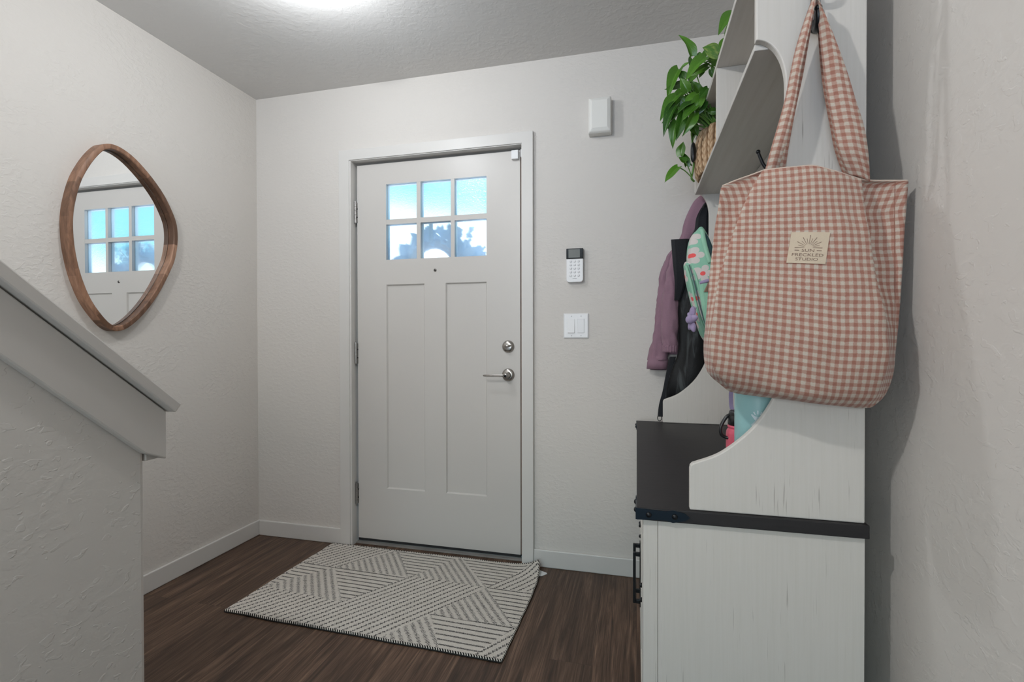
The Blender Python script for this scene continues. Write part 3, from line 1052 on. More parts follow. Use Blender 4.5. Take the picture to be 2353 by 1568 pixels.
# bench top
bm = boxes((0, .435, 1.086, 2.21, .7185, .745))
bmesh.ops.recalc_face_normals(bm, faces=bm.faces)
for f in bm.faces:
    if abs(f.normal.z) < .5:
        f.material_index = 1
M['bracket'] = simple('black_steel_blue_sheen', (.010, .019, .030, 1), .32, .5)  # black metal, its bluish reflection painted into the base colour
bt = bevel(obj('bench_top', bm, [M['dark_top'], M['dark_edge']], ht), .0018, 2)
for yy, sg in ((1.086, -1), (2.21, 1)):
    bm = bmesh.new()
    out = [(0, .7195), (.030, .7215), (.060, .7225), (.074, .7185), (.098, .7245), (.108, .7318), (.098, .7400), (.074, .7448), (.060, .7415), (.030, .7425), (0, .7445)]
    prism(bm, out, yy, yy + sg * .0022, 'Y')
    out2 = [(yy, .7195), (yy - sg * .03, .7215), (yy - sg * .06, .7225), (yy - sg * .074, .7185), (yy - sg * .098, .7245), (yy - sg * .108, .7318), (yy - sg * .098, .74), (yy - sg * .074, .7448), (yy - sg * .06, .7415), (yy - sg * .03, .7425), (yy, .7445)]
    prism(bm, out2, -.0022, 0, 'X')
    br = obj('corner_bracket', bm, M['bracket'], ht)
    for c in (.025, .0775):
        bm = bmesh.new()
        lathe(bm, [(0, sg * .0062), (.003, sg * .0056), (.0055, sg * .0035), (.0062, sg * .0018)], 16, (c, yy, .7318), 'Y')
        obj('rivet', bm, M['black_metal'], br, True)
        bm = bmesh.new()
        lathe(bm, [(0, -.0062), (.003, -.0056), (.0055, -.0035), (.0062, -.0018)], 16, (0, yy - sg * c, .7318), 'X')
        obj('rivet', bm, M['black_metal'], br, True)
# lower cabinet
board('cabinet_side', (.0442, .43, YN, YN + .018, 0, .7185), [M['board'], M['board']], .0008)
board('cabinet_side', (.0442, .43, YF - .018, YF, 0, .7185), [M['board'], M['board']], .0008)
bm = boxes((.0137, .0436, YN, YN + .05, 0, .7185), (.0137, .0436, YF - .05, YF, 0, .7185), (.0137, .0436, YN + .05, YF - .05, .69, .7185), (.0137, .0436, YN + .05, YF - .05, 0, .07))
bevel(obj('face_frame', bm, M['board'], ht), .0008, 1)
obj('cabinet_floor', boxes((.0442, .43, YN + .018, YF - .018, .05, .07)), M['board'], ht)
obj('cabinet_back', boxes((.42, .43, YN + .018, YF - .018, .07, .7185)), M['board'], ht)
for k, (a, b, hy) in enumerate(((YN + .053, 1.6455, 1.615), (1.6495, YF - .053, 1.682))):
    bm = boxes((.016, .034, a, b, .075, .686))
    for (c, d, e, f) in ((a, a + .06, .075, .686), (b - .06, b, .075, .686), (a + .06, b - .06, .075, .135), (a + .06, b - .06, .626, .686)):
        box(bm, .0125, .016, c, d, e, f)
    cd = obj('cabinet_door', bm, M['board'], ht)
    bm = bmesh.new()
    r = .005
    box(bm, -.0112, -.0024, hy - r, hy + r, .262, .424)
    for z in (.268, .418):
        box(bm, -.0024, .0125, hy - r, hy + r, z - .006, z + .006)
    box(bm, .0095, .0125, hy - .011, hy + .011, .254, .432)
    bevel(obj('handle', bm, M['black_metal'], cd), .0015, 2)
    for z in (.46, .495):
        for yy in ((a + b) / 2 - .18, hy - .01 if k == 0 else hy + .01):
            bm = bmesh.new()
            lathe(bm, [(0, .0065), (.004, .0075), (.006, .0125)], 12, (0, yy, z + .02), 'X')
            obj('rivet', bm, M['black_metal'], cd, True)
# hooks
def outer_hook(y, sg, x=.338, zc=1.738):
    """Coat hook on the outside of a side panel; sg -1 points to -Y."""
    bm = bmesh.new()
    tube(bm, [(x, y + sg * .003, zc - .030), (x, y + sg * .004, zc - .02), (x + .001, y + sg * .005, zc + .02), (x + .002, y + sg * .005, zc + .075)], [.006, .0105, .009, .005], 14)
    low_ = catmull([(x, y + sg * .006, zc - .014), (x - .002, y + sg * .022, zc - .036), (x - .005, y + sg * .040, zc - .040), (x - .008, y + sg * .050, zc - .028), (x - .009, y + sg * .053, zc - .014)], 5)
    tube(bm, low_, [.0085 - .0035 * i / (len(low_) - 1) for i in range(len(low_))], 12)
    up_ = catmull([(x + .001, y + sg * .006, zc + .03), (x - .002, y + sg * .020, zc + .028), (x - .009, y + sg * .045, zc + .040), (x - .013, y + sg * .060, zc + .066), (x - .014, y + sg * .064, zc + .085)], 5)
    tube(bm, up_, [.007 - .0025 * i / (len(up_) - 1) for i in range(len(up_))], 12)
    for tip in (low_[-1], up_[-1]):
        bmesh.ops.create_uvsphere(bm, u_segments=14, v_segments=10, radius=.0068, matrix=Matrix.Translation(tip))
    return obj('coat_hook', bm, M['black_metal'], ht, True)
outer_hook(YN, -1)
outer_hook(YF, 1, .350, 1.62)
def inner_hook(y, z):
    bm = bmesh.new()
    x = .412
    tube(bm, [(x - .003, y, z - .030), (x - .004, y, z), (x - .003, y, z + .03)], [.006, .010, .006], 12)
    up_ = catmull([(x - .004, y, z - .01), (x - .030, y, z - .014), (x - .056, y, z + .004), (x - .068, y, z + .030), (x - .074, y, z + .048)], 5)
    tube(bm, up_, [.006 - .002 * i / (len(up_) - 1) for i in range(len(up_))], 10)
    bmesh.ops.create_uvsphere(bm, u_segments=12, v_segments=8, radius=.0062, matrix=Matrix.Translation(up_[-1]))
    return obj('coat_hook', bm, M['black_metal'], ht, True)
inner_hook(1.555, 1.592)
inner_hook(1.93, 1.54)
inner_hook(1.30, 1.50)
# bright green cord loop on the hook behind the tote
bm = bmesh.new()
tube(bm, [(.372 + .0 * k, 1.555 + .016 * cos(2 * pi * k / 24), 1.568 + .030 * sin(2 * pi * k / 24)) for k in range(24)], .0035, 8, close=True)
o = tag(obj('cord_loop', bm, simple('lime_cord', srgb(104, 176, 60), .6), smooth=True), 'bright green cord loop hanging from a black hook behind the tote', 'cord loop')

# ================================================================ tote bag
def mat_gingham():
    t = NT('gingham_linen', .9, 0, spec=.12)
    uv = t.node('UVMap', uv_map='cloth').outputs[0]
    sp = t.node('SeparateXYZ')
    t.l.new(uv, sp.inputs[0])
    ob = t.coord('Object')
    fz = t.math('MULTIPLY', t.math('SUBTRACT', t.noise(ob, 260, 3, .6), .5), .22)
    per = .0133
    def band(s):
        x = t.math('ADD', t.math('MULTIPLY', s, 1 / per), fz)
        d = t.math('ABSOLUTE', t.math('SUBTRACT', t.math('FRACT', x), .5))
        return t.rng(d, .18, .32, 0, 1, True)
    a, b = band(sp.outputs[0]), band(sp.outputs[1])
    s = t.math('MULTIPLY', t.math('ADD', a, b), .5)
    c = t.ramp(s, (0.0, srgb(190, 181, 168)), (.5, srgb(173, 142, 128)), (1.0, srgb(154, 107, 93)))
    thr = t.noise(t.coord('Object', scale=(1, 1, 1)), 700, 2, .6)
    c = t.mix(t.rng(thr, .3, .75, 0, .16), c, srgb(126, 96, 84))
    t.color(c)
    t.bump(thr, .25, .0015)
    t.b.inputs['Sheen Weight'].default_value = .15
    return t.m
M['gingham'] = mat_gingham()

tb = thing('tote_bag', 'large pink and cream gingham tote bag hanging on the hall tree side', 'tote bag', (.33, 1.04, 1.0))
TOTE = [[(0.1646, 1.055, 1.4078), (0.2009, 1.0552, 1.4209), (0.2393, 1.0514, 1.4322), (0.2387, 1.0484, 1.4313), (0.2791, 1.0404, 1.4286), (0.3192, 1.0364, 1.4271), (0.3613, 1.0404, 1.4132), (0.4044, 1.0484, 1.4005), (0.4066, 1.0544, 1.4022), (0.4478, 1.0602, 1.3991), (0.4814, 1.058, 1.3942)], [(0.1614, 1.055, 1.3977), (0.1956, 1.059, 1.4114), (0.233, 1.059, 1.4233), (0.2289, 1.042, 1.4183), (0.2734, 1.034, 1.4159), (0.3173, 1.03, 1.4147), (0.3591, 1.034, 1.4009), (0.402, 1.042, 1.3884), (0.4113, 1.068, 1.3954), (0.4503, 1.067, 1.3909), (0.4807, 1.058, 1.3847)], [(0.1574, 1.055, 1.3635), (0.1801, 1.0584, 1.3672), (0.2071, 1.0578, 1.3696), (0.1999, 1.0272, 1.3621), (0.2549, 1.0192, 1.3596), (0.3086, 1.0152, 1.3581), (0.3542, 1.0192, 1.3466), (0.4006, 1.0272, 1.3361), (0.417, 1.074, 1.3465), (0.4525, 1.07, 1.3457), (0.4782, 1.058, 1.3435)], [(0.1519, 1.055, 1.3285), (0.1693, 1.0555, 1.328), (0.1914, 1.052, 1.3265), (0.1837, 1.018, 1.3196), (0.2443, 1.01, 1.3144), (0.3031, 1.006, 1.3102), (0.3525, 1.01, 1.3044), (0.4026, 1.018, 1.2994), (0.421, 1.07, 1.3092), (0.4532, 1.068, 1.3055), (0.4756, 1.058, 1.3006)], [(0.1455, 1.055, 1.2691), (0.1557, 1.0505, 1.2679), (0.1708, 1.042, 1.266), (0.1637, 1.008, 1.261), (0.2303, 1.0, 1.255), (0.2947, 0.996, 1.2498), (0.3502, 1.0, 1.2462), (0.4063, 1.008, 1.2432), (0.4251, 1.06, 1.2502), (0.4538, 1.063, 1.2475), (0.4731, 1.058, 1.244)], [(0.1399, 1.055, 1.2033), (0.1448, 1.0465, 1.205), (0.1546, 1.034, 1.2061), (0.148, 1.0, 1.203), (0.2199, 0.992, 1.1971), (0.289, 0.988, 1.1919), (0.35, 0.992, 1.1919), (0.4112, 1.0, 1.1923), (0.4305, 1.052, 1.1966), (0.4548, 1.059, 1.1906), (0.47, 1.058, 1.1841)], [(0.1367, 1.055, 1.1364), (0.1385, 1.0407, 1.1394), (0.1444, 1.0224, 1.1422), (0.1402, 0.9986, 1.1415), (0.2135, 0.9906, 1.1365), (0.2838, 0.9866, 1.1318), (0.3518, 0.9906, 1.1383), (0.4195, 0.9986, 1.1447), (0.4335, 1.035, 1.146), (0.4541, 1.0505, 1.1392), (0.4667, 1.058, 1.1321)], [(0.1348, 1.055, 1.0867), (0.1347, 1.0369, 1.0871), (0.1382, 1.0149, 1.0877), (0.1358, 0.9996, 1.088), (0.2094, 0.9916, 1.0865), (0.2801, 0.9876, 1.0849), (0.3523, 0.9916, 1.0929), (0.424, 0.9996, 1.1005), (0.4334, 1.023, 1.1003), (0.4517, 1.0445, 1.0942), (0.4628, 1.058, 1.0879)], [(0.1361, 1.055, 1.0466), (0.1388, 1.0362, 1.0461), (0.1446, 1.0135, 1.046), (0.1436, 1.005, 1.0465), (0.2125, 0.997, 1.0432), (0.2789, 0.993, 1.0398), (0.3526, 0.997, 1.0513), (0.4258, 1.005, 1.0622), (0.4313, 1.018, 1.0615), (0.4487, 1.042, 1.0526), (0.4595, 1.058, 1.0437)], [(0.1459, 1.055, 1.0294), (0.1527, 1.0381, 1.0266), (0.162, 1.0172, 1.0243), (0.162, 1.0138, 1.0246), (0.2219, 1.0058, 1.018), (0.28, 1.0018, 1.0113), (0.3507, 1.0058, 1.0209), (0.421, 1.0138, 1.0298), (0.4235, 1.019, 1.0294), (0.4405, 1.0425, 1.021), (0.4513, 1.058, 1.0129)], [(0.1613, 1.055, 1.0158), (0.1714, 1.043, 1.0124), (0.1836, 1.027, 1.0096), (0.1844, 1.027, 1.0096), (0.2353, 1.019, 1.0031), (0.2852, 1.015, 0.9963), (0.3501, 1.019, 0.9981), (0.4149, 1.027, 0.9994), (0.4156, 1.027, 0.9994), (0.4315, 1.0465, 0.9963), (0.4415, 1.058, 0.994)], [(0.1782, 1.055, 1.0015), (0.1907, 1.0555, 0.9987), (0.2055, 1.052, 0.9965), (0.2063, 1.052, 0.9965), (0.2541, 1.044, 0.992), (0.3011, 1.04, 0.9872), (0.3518, 1.044, 0.9825), (0.4032, 1.052, 0.9774), (0.4039, 1.052, 0.9774), (0.4166, 1.059, 0.9769), (0.4233, 1.058, 0.9772)], [(0.1894, 1.055, 1.0009), (0.2039, 1.0685, 0.9963), (0.2194, 1.07, 0.9931), (0.2218, 1.078, 0.9922), (0.2675, 1.07, 0.9888), (0.3124, 1.066, 0.9851), (0.3587, 1.07, 0.9805), (0.4058, 1.078, 0.9755), (0.4058, 1.076, 0.9758), (0.4145, 1.072, 0.9771), (0.4162, 1.058, 0.9794)]]
HOOKP = (.342, 1.035, 1.778)
def grid_smooth(rows, nu, nv):
    g = [catmull(r, nu) for r in rows]
    cols = [catmull([g[j][i] for j in range(len(g))], nv) for i in range(len(g[0]))]
    return [[cols[i][j] for i in range(len(cols))] for j in range(len(cols[0]))]
# folds are kept crisp: the rows are smoothed in three separate panels
def tote_front():
    nv = 6
    a = grid_smooth([r[0:3] for r in TOTE], 5, nv)
    b = grid_smooth([r[2:4] for r in TOTE], 2, nv)
    c = grid_smooth([r[3:8] for r in TOTE], 7, nv)
    d = grid_smooth([r[7:9] for r in TOTE], 2, nv)
    e = grid_smooth([r[8:11] for r in TOTE], 5, nv)
    return [ra[:-1] + rb[:-1] + rc[:-1] + rd[:-1] + re_ for ra, rb, rc, rd, re_ in zip(a, b, c, d, e)]
G = tote_front()
nr, nc = len(G), len(G[0])
for j in range(nr):
    v = j / (nr - 1)
    for i in range(nc):
        p = G[j][i]
        edge = min(i, nc - 1 - i) / 6
        k = min(1, edge)
        w = .0042 * noise.noise(Vector((p.x * 16, v * 5.5, 3))) + .0030 * noise.noise(Vector((p.x * 30 + p.z * 12, p.z * 22, 9)))
        w += .011 * noise.noise(Vector((p.x * 10 + .3 * v, v * 1.3, 5.5)))
        w += .0035 * sin(p.x * 55 + 2 * sin(v * 4)) * max(0, v - .55) * 1.2
        G[j][i] = Vector((p.x, p.y + w * k, p.z))
bm = bmesh.new()
uvl = bm.loops.layers.uv.new('cloth')
fv = [[bm.verts.new(p) for p in r] for r in G]
mid = nc // 2
UVc = []
for j in range(nr):
    acc = [0.0] * nc
    for i in range(mid + 1, nc):
        acc[i] = acc[i - 1] + (G[j][i] - G[j][i - 1]).length
    for i in range(mid - 1, -1, -1):
        acc[i] = acc[i + 1] - (G[j][i + 1] - G[j][i]).length
    row_uv = []
    for i in range(nc):
        p = G[j][i]
        lean = min(max((.335 - p.x) / .10, 0), 1.3)
        low_ = min(max((1.33 - p.z) / .16, 0), 1)
        row_uv.append((acc[i] + G[j][mid].x - G[0][mid].x - .055 * lean * (p.z - 1.30), p.z + .13 * low_ * min(p.x - .345, 0) + .03 * (p.x - .345)))
    UVc.append(row_uv)
def face4(v4, uv4):
    f = bm.faces.new(v4)
    for l, uv in zip(f.loops, uv4):
        l[uvl].uv = uv
    f.smooth = True
for j in range(nr - 1):
    for i in range(nc - 1):
        face4((fv[j][i], fv[j + 1][i], fv[j + 1][i + 1], fv[j][i + 1]), (UVc[j][i], UVc[j + 1][i], UVc[j + 1][i + 1], UVc[j][i + 1]))
# back of the bag, resting against the panel
YBK = YN - .006
def back_pt(p, i, j):
    v = j / (nr - 1)
    k = min(1, min(i, nc - 1 - i) / 5)
    y = p.y + (YBK - .004 * (1 - v) - p.y) * k
    return Vector((p.x, max(p.y, min(YBK, y)), p.z - .006 * (j == 0)))
bv = [[fv[j][i] if i in (0, nc - 1) or j == nr - 1 else bm.verts.new(back_pt(G[j][i], i, j)) for i in range(nc)] for j in range(nr)]
for j in range(nr - 1):
    for i in range(nc - 1):
        q = [bv[j][i], bv[j][i + 1], bv[j + 1][i + 1], bv[j + 1][i]]
        if len(set(q)) == 4:
            face4(q, (UVc[j][i], UVc[j][i + 1], UVc[j + 1][i + 1], UVc[j + 1][i]))
        elif len(set(q)) == 3:
            qq, uu = [], []
            for vv, uv in zip(q, (UVc[j][i], UVc[j][i + 1], UVc[j + 1][i + 1], UVc[j + 1][i])):
                if vv not in qq:
                    qq.append(vv)
                    uu.append(uv)
            face4(qq, uu)
o = obj('bag_body', bm, M['gingham'], tb, recalc=False)
m = o.modifiers.new('solid', 'SOLIDIFY')
m.thickness = .0012
m.offset = 1
# hem line along the opening
bm = bmesh.new()
tube(bm, [G[0][i] + Vector((0, 0, .0005)) for i in range(nc)], .0016, 6)
obj('hem', bm, simple('hem_thread', srgb(196, 178, 164), .9), tb, True)
# side seam on the right gusset
bm = bmesh.new()
tube(bm, [G[j][nc - 4] + Vector((0, -.0012, 0)) for j in range(2, nr - 12)], .0007, 6)
obj('seam', bm, simple('seam_thread', srgb(142, 98, 84), .9), tb, True)

def ribbon(name, ledge, redge, mat, parent, bulge=.0, thick=.0015, n=6):
    """Cloth strap between two edge lines; UV runs in metres across and along."""
    L, R = catmull(ledge, 8), catmull(redge, 8)
    bm = bmesh.new()
    uvl = bm.loops.layers.uv.new('cloth')
    rows, uvs = [], []
    acc = 0
    for k, (a, b) in enumerate(zip(L, R)):
        if k:
            acc += ((a + b) / 2 - (L[k - 1] + R[k - 1]) / 2).length
        d = b - a
        rows.append([])
        uvs.append([])
        for i in range(n + 1):
            t = i / n
            p = a + d * t + Vector((0, -bulge * sin(pi * t) + .0018 * sin(3 * pi * t) * min(1, k / 12), 0))
            rows[-1].append(bm.verts.new(p))
            uvs[-1].append((d.length * t, acc))
    for k in range(len(rows) - 1):
        for i in range(n):
            f = bm.faces.new((rows[k][i], rows[k][i + 1], rows[k + 1][i + 1], rows[k + 1][i]))
            f.smooth = True
            for l, uv in zip(f.loops, (uvs[k][i], uvs[k][i + 1], uvs[k + 1][i + 1], uvs[k + 1][i])):
                l[uvl].uv = uv
    o = obj(name, bm, mat, parent, recalc=False)
    m = o.modifiers.new('solid', 'SOLIDIFY')
    m.thickness = thick
    return o
STR = {'front_left': ([(0.3216, 1.045, 1.7469), (0.3067, 1.048, 1.7024), (0.2938, 1.0508, 1.6572), (0.2847, 1.0525, 1.6109), (0.276, 1.0523, 1.5645), (0.2642, 1.051, 1.5189), (0.2518, 1.0531, 1.4737), (0.2427, 1.066, 1.4307)], [(0.322, 1.03, 1.7369), (0.3143, 1.034, 1.6925), (0.3061, 1.0363, 1.648), (0.2978, 1.0384, 1.6034), (0.2917, 1.04, 1.5585), (0.283, 1.0409, 1.5141), (0.2736, 1.0472, 1.4702), (0.2663, 1.064, 1.4298)], 0.004), 'back_left': ([(0.3291, 1.062, 1.7569), (0.3168, 1.0657, 1.711), (0.3063, 1.07, 1.6646), (0.2977, 1.0736, 1.6178), (0.289, 1.0771, 1.571), (0.2812, 1.0792, 1.524), (0.2732, 1.08, 1.4769), (0.2649, 1.08, 1.4299)], [(0.3306, 1.055, 1.752), (0.3237, 1.0587, 1.7056), (0.3174, 1.0627, 1.6592), (0.3109, 1.0676, 1.6129), (0.303, 1.0729, 1.5669), (0.2953, 1.0755, 1.5206), (0.2881, 1.077, 1.4742), (0.282, 1.077, 1.4276)], 0.0), 'front_right': ([(0.3253, 1.045, 1.7463), (0.3317, 1.0473, 1.6979), (0.3369, 1.0503, 1.6494), (0.3426, 1.0522, 1.6008), (0.3495, 1.0526, 1.5524), (0.3574, 1.052, 1.5041), (0.367, 1.052, 1.4562), (0.3866, 1.064, 1.4149)], [(0.3243, 1.028, 1.7352), (0.3437, 1.0324, 1.6882), (0.3609, 1.0347, 1.6401), (0.3762, 1.0361, 1.5914), (0.3898, 1.0378, 1.5421), (0.4032, 1.038, 1.4928), (0.4125, 1.0436, 1.4429), (0.4225, 1.062, 1.3984)], 0.006), 'back_right': ([(0.3311, 1.066, 1.7592), (0.3364, 1.0702, 1.7102), (0.3411, 1.0754, 1.6612), (0.346, 1.0772, 1.612), (0.3531, 1.0788, 1.563), (0.3618, 1.0801, 1.5142), (0.3708, 1.0808, 1.4655), (0.3854, 1.081, 1.4187)], [(0.333, 1.058, 1.7536), (0.3499, 1.0604, 1.7041), (0.3669, 1.0641, 1.6547), (0.3833, 1.0684, 1.6051), (0.398, 1.0717, 1.5548), (0.414, 1.0746, 1.505), (0.4228, 1.0769, 1.4535), (0.4267, 1.078, 1.4013)], 0.0)}
for nm, (l, r, bl) in STR.items():
    ribbon('handle_strap', l, r, M['gingham'], tb, bl)

# woven brand label on the front
LAB = [Vector(p) for p in [(0.275, 1.0062, 1.3007), (0.3362, 1.0079, 1.2962), (0.2645, 0.9961, 1.2439), (0.3258, 0.9971, 1.2385)]]   # top left, top right, bottom left, bottom right
def surf_y(x, z):
    """Front of the bag at (x, z), from the nearest points of its cloth."""
    near = sorted(((p.x - x) ** 2 + (p.z - z) ** 2, p.y) for r in G for p in r[7:-7])[:5]
    w = [1 / (d + 1e-6) for d, y in near]
    return sum(a * y for a, (d, y) in zip(w, near)) / sum(w)
def lab_xz(u, v):
    return (LAB[2] * (1 - u) + LAB[3] * u) * (1 - v) + (LAB[0] * (1 - u) + LAB[1] * u) * v
NLB = 8
LY = [[surf_y(lab_xz(i / NLB, j / NLB).x, lab_xz(i / NLB, j / NLB).z) for i in range(NLB + 1)] for j in range(NLB + 1)]
def lab_pt(u, v, h=0.0):
    """u right, v up, both 0..1 on the label, following the cloth."""
    p = lab_xz(u, v)
    a, b = min(max(u, 0), .9999) * NLB, min(max(v, 0), .9999) * NLB
    i, j = int(a), int(b)
    a, b = a - i, b - j
    y = (LY[j][i] * (1 - a) + LY[j][i + 1] * a) * (1 - b) + (LY[j + 1][i] * (1 - a) + LY[j + 1][i + 1] * a) * b
    return Vector((p.x, y - .0032 - h, p.z))
bm = bmesh.new()
lg = [[(bm.verts.new(lab_pt(i / NLB, j / NLB)), bm.verts.new(lab_pt(i / NLB, j / NLB, -.0016))) for i in range(NLB + 1)] for j in range(NLB + 1)]
for j in range(NLB):
    for i in range(NLB):
        for s_ in (0, 1):
            bm.faces.new((lg[j][i][s_], lg[j][i + 1][s_], lg[j + 1][i + 1][s_], lg[j + 1][i][s_]))
rim = [(0, i) for i in range(NLB + 1)] + [(j, NLB) for j in range(1, NLB + 1)] + [(NLB, i) for i in range(NLB - 1, -1, -1)] + [(j, 0) for j in range(NLB - 1, 0, -1)]
for k in range(len(rim)):
    (a, b), (c, d) = rim[k - 1], rim[k]
    bm.faces.new((lg[a][b][0], lg[c][d][0], lg[c][d][1], lg[a][b][1]))
lb = obj('brand_label', bm, simple('cotton_label', srgb(196, 180, 158), .85, bump=(260, .3, .001)), tb)
M['label_print'] = simple('label_print', srgb(126, 103, 90), .8)
bm = bmesh.new()
def stroke(u0, v0, u1, v1, w0, w1):
    asp = .92
    d = Vector((u1 - u0, (v1 - v0)))
    n = Vector((-d.y, d.x)).normalized()
    pts = [(u0 + n.x * w0, v0 + n.y * w0), (u1 + n.x * w1, v1 + n.y * w1), (u1 - n.x * w1, v1 - n.y * w1), (u0 - n.x * w0, v0 - n.y * w0)]
    bm.faces.new([bm.verts.new(lab_pt(a, b, .0006)) for a, b in pts])
cu, cv = .5, .50
for k in range(13):
    a = pi * k / 12
    long_ = (k % 2 == 0)
    r0 = .105 if long_ else .115
    r1 = .385 if k in (6,) else (.36 if long_ else .285)
    stroke(cu + cos(a) * r0, cv + sin(a) * r0 * 1.05, cu + cos(a) * r1, cv + sin(a) * r1 * 1.05, .0035, .009 if long_ else .006)
stroke(.15, .412, .27, .412, .010, .010)
stroke(.72, .412, .85, .412, .010, .010)
obj('sun_emblem', bm, M['label_print'], lb)
def lettering(text, u0, u1, v0, v1, mat, fn, parent, name='lettering'):
    cu_ = bpy.data.curves.new('lettering_curve', 'FONT')
    cu_.body = text
    cu_.align_x = 'LEFT'
    cu_.resolution_u = 3
    tmp = bpy.data.objects.new('lettering_tmp', cu_)
    COL.objects.link(tmp)
    dg = bpy.context.evaluated_depsgraph_get()
    me = bpy.data.meshes.new_from_object(tmp.evaluated_get(dg))
    bpy.data.objects.remove(tmp)
    bpy.data.curves.remove(cu_)
    xs = [v.co.x for v in me.vertices]
    ys = [v.co.y for v in me.vertices]
    ax, bx, ay, by = min(xs), max(xs), min(ys), max(ys)
    for v in me.vertices:
        v.co = fn(u0 + (u1 - u0) * (v.co.x - ax) / (bx - ax), v0 + (v1 - v0) * (v.co.y - ay) / (by - ay))
    return link(name, me, mat, parent)
lt = lambda u, v: lab_pt(u, v, .0006)
lettering('SUN', .335, .655, .365, .455, M['label_print'], lt, lb)
lettering('FRECKLED', .10, .91, .225, .315, M['label_print'], lt, lb)
lettering('STUDIO', .205, .785, .085, .178, M['label_print'], lt, lb)

# ================================================================ bottles on the bench top
ZT = .745
bl = thing('water_bottle', 'tall teal water bottle with a pale logo behind the curved side panel', 'bottle', (.2567, 1.182, ZT), group='bottles on the bench top')
bm = bmesh.new()
RB = .046
lathe(bm, [(0, 0), (.041, 0), (.0445, .003), (RB, .010), (RB, .238), (.0445, .250), (.038, .264), (.030, .272), (.028, .278), (.028, .286)], 48, (.2567, 1.182, ZT), 'Z')
obj('body', bm, simple('teal_powder_coat', srgb(140, 181, 182), .42, bump=(420, .08, .001)), bl, True)
bm = bmesh.new()
lathe(bm, [(0, .282), (.030, .282), (.0315, .285), (.0315, .310), (.029, .314), (0, .314)], 40, (.2567, 1.182, ZT), 'Z')
cp = obj('cap', bm, M['black_plastic'], bl, True)
bm = bmesh.new()
tube(bm, catmull([(.2257, 1.182, ZT + .304), (.2247, 1.182, ZT + .327), (.2567, 1.182, ZT + .338), (.2887, 1.182, ZT + .327), (.2877, 1.182, ZT + .304)], 5), .005, 8)
obj('carry_loop', bm, M['black_plastic'], bl, True)
# logo: white figure with raised arms, wrapped on the bottle
def on_bottle(a, z, h=.0005):
    base_ang = atan2(-1.182, -.2567) + .02
    ang = base_ang + a / RB
    return Vector((.2567 + cos(ang) * (RB + h), 1.182 + sin(ang) * (RB + h), z))
bm = bmesh.new()
LZ = .9335
def lstroke(a0, z0, a1, z1, w0, w1):
    n_ = 4
    d = Vector((a1 - a0, z1 - z0))
    nn = Vector((-d.y, d.x)).normalized()
    prev = None
    for k in range(n_ + 1):
        t = k / n_
        c = Vector((a0, z0)) + d * t
        w = w0 + (w1 - w0) * t
        pr_ = (bm.verts.new(on_bottle((c + nn * w).x, LZ + (c + nn * w).y)), bm.verts.new(on_bottle((c - nn * w).x, LZ + (c - nn * w).y)))
        if prev:
            bm.faces.new((prev[0], prev[1], pr_[1], pr_[0]))
        prev = pr_
u_ = .001
lstroke(0, -5 * u_, 0, 1 * u_, .0038, .0034)
for s_ in (-1, 1):
    lstroke(s_ * 2.0 * u_, 0, s_ * 12 * u_, 10.5 * u_, .0034, .0014)
    lstroke(s_ * 2.0 * u_, -4 * u_, s_ * 12 * u_, -13 * u_, .0034, .0015)
for k, (a_, r0, r1) in enumerate(((-52, 9.5, 15.5), (-27, 10, 17.5), (0, 10.5, 18.5), (27, 10, 17.5), (52, 9.5, 15.5))):
    ra = radians(a_)
    lstroke(sin(ra) * r0 * u_, (cos(ra) * r0 + 1) * u_, sin(ra) * r1 * u_, (cos(ra) * r1 + 1) * u_, .0010, .0012)
for k in range(6):
    a0, a1 = radians(-60 + 20 * k), radians(-40 + 20 * k)
    lstroke(sin(a0) * 4.6 * u_, (9.5 - cos(a0) * 4.6) * u_, sin(a1) * 4.6 * u_, (9.5 - cos(a1) * 4.6) * u_, .0005, .0005)
obj('logo', bm, simple('logo_pale', srgb(206, 218, 222), .5), bl)

pk = thing('kids_bottle', 'small coral pink bottle with a black looped lid beside the teal bottle', 'bottle', (.251, 1.326, ZT), group='bottles on the bench top')
cx, cy = .251, 1.326
bm = bmesh.new()
lathe(bm, [(0, 0), (.030, 0), (.0335, .003), (.0345, .008), (.0345, .122), (.0335, .130), (.0305, .135), (.0295, .137), (.0305, .1385), (.0315, .141), (.0305, .144), (.027, .1445)], 40, (cx, cy, ZT), 'Z')
obj('body', bm, simple('coral_powder_coat', srgb(212, 92, 112), .4), pk, True)
bm = bmesh.new()
lathe(bm, [(0, .1445), (.0285, .1445), (.0305, .147), (.0305, .166), (.0285, .168), (.0285, .171), (.0275, .178), (.024, .181), (0, .181)], 40, (cx, cy, ZT), 'Z')
ld = obj('lid', bm, M['black_plastic'], pk, True)
bm = bmesh.new()
lp = catmull([(cx - .026, cy - .004, ZT + .170), (cx - .036, cy - .006, ZT + .163), (cx - .048, cy - .008, ZT + .140), (cx - .047, cy - .008, ZT + .122), (cx - .036, cy - .008, ZT + .114), (cx - .024, cy - .014, ZT + .114)], 6)
tube(bm, lp, .0042, 10)
obj('carry_loop', bm, M['black_plastic'], ld, True)

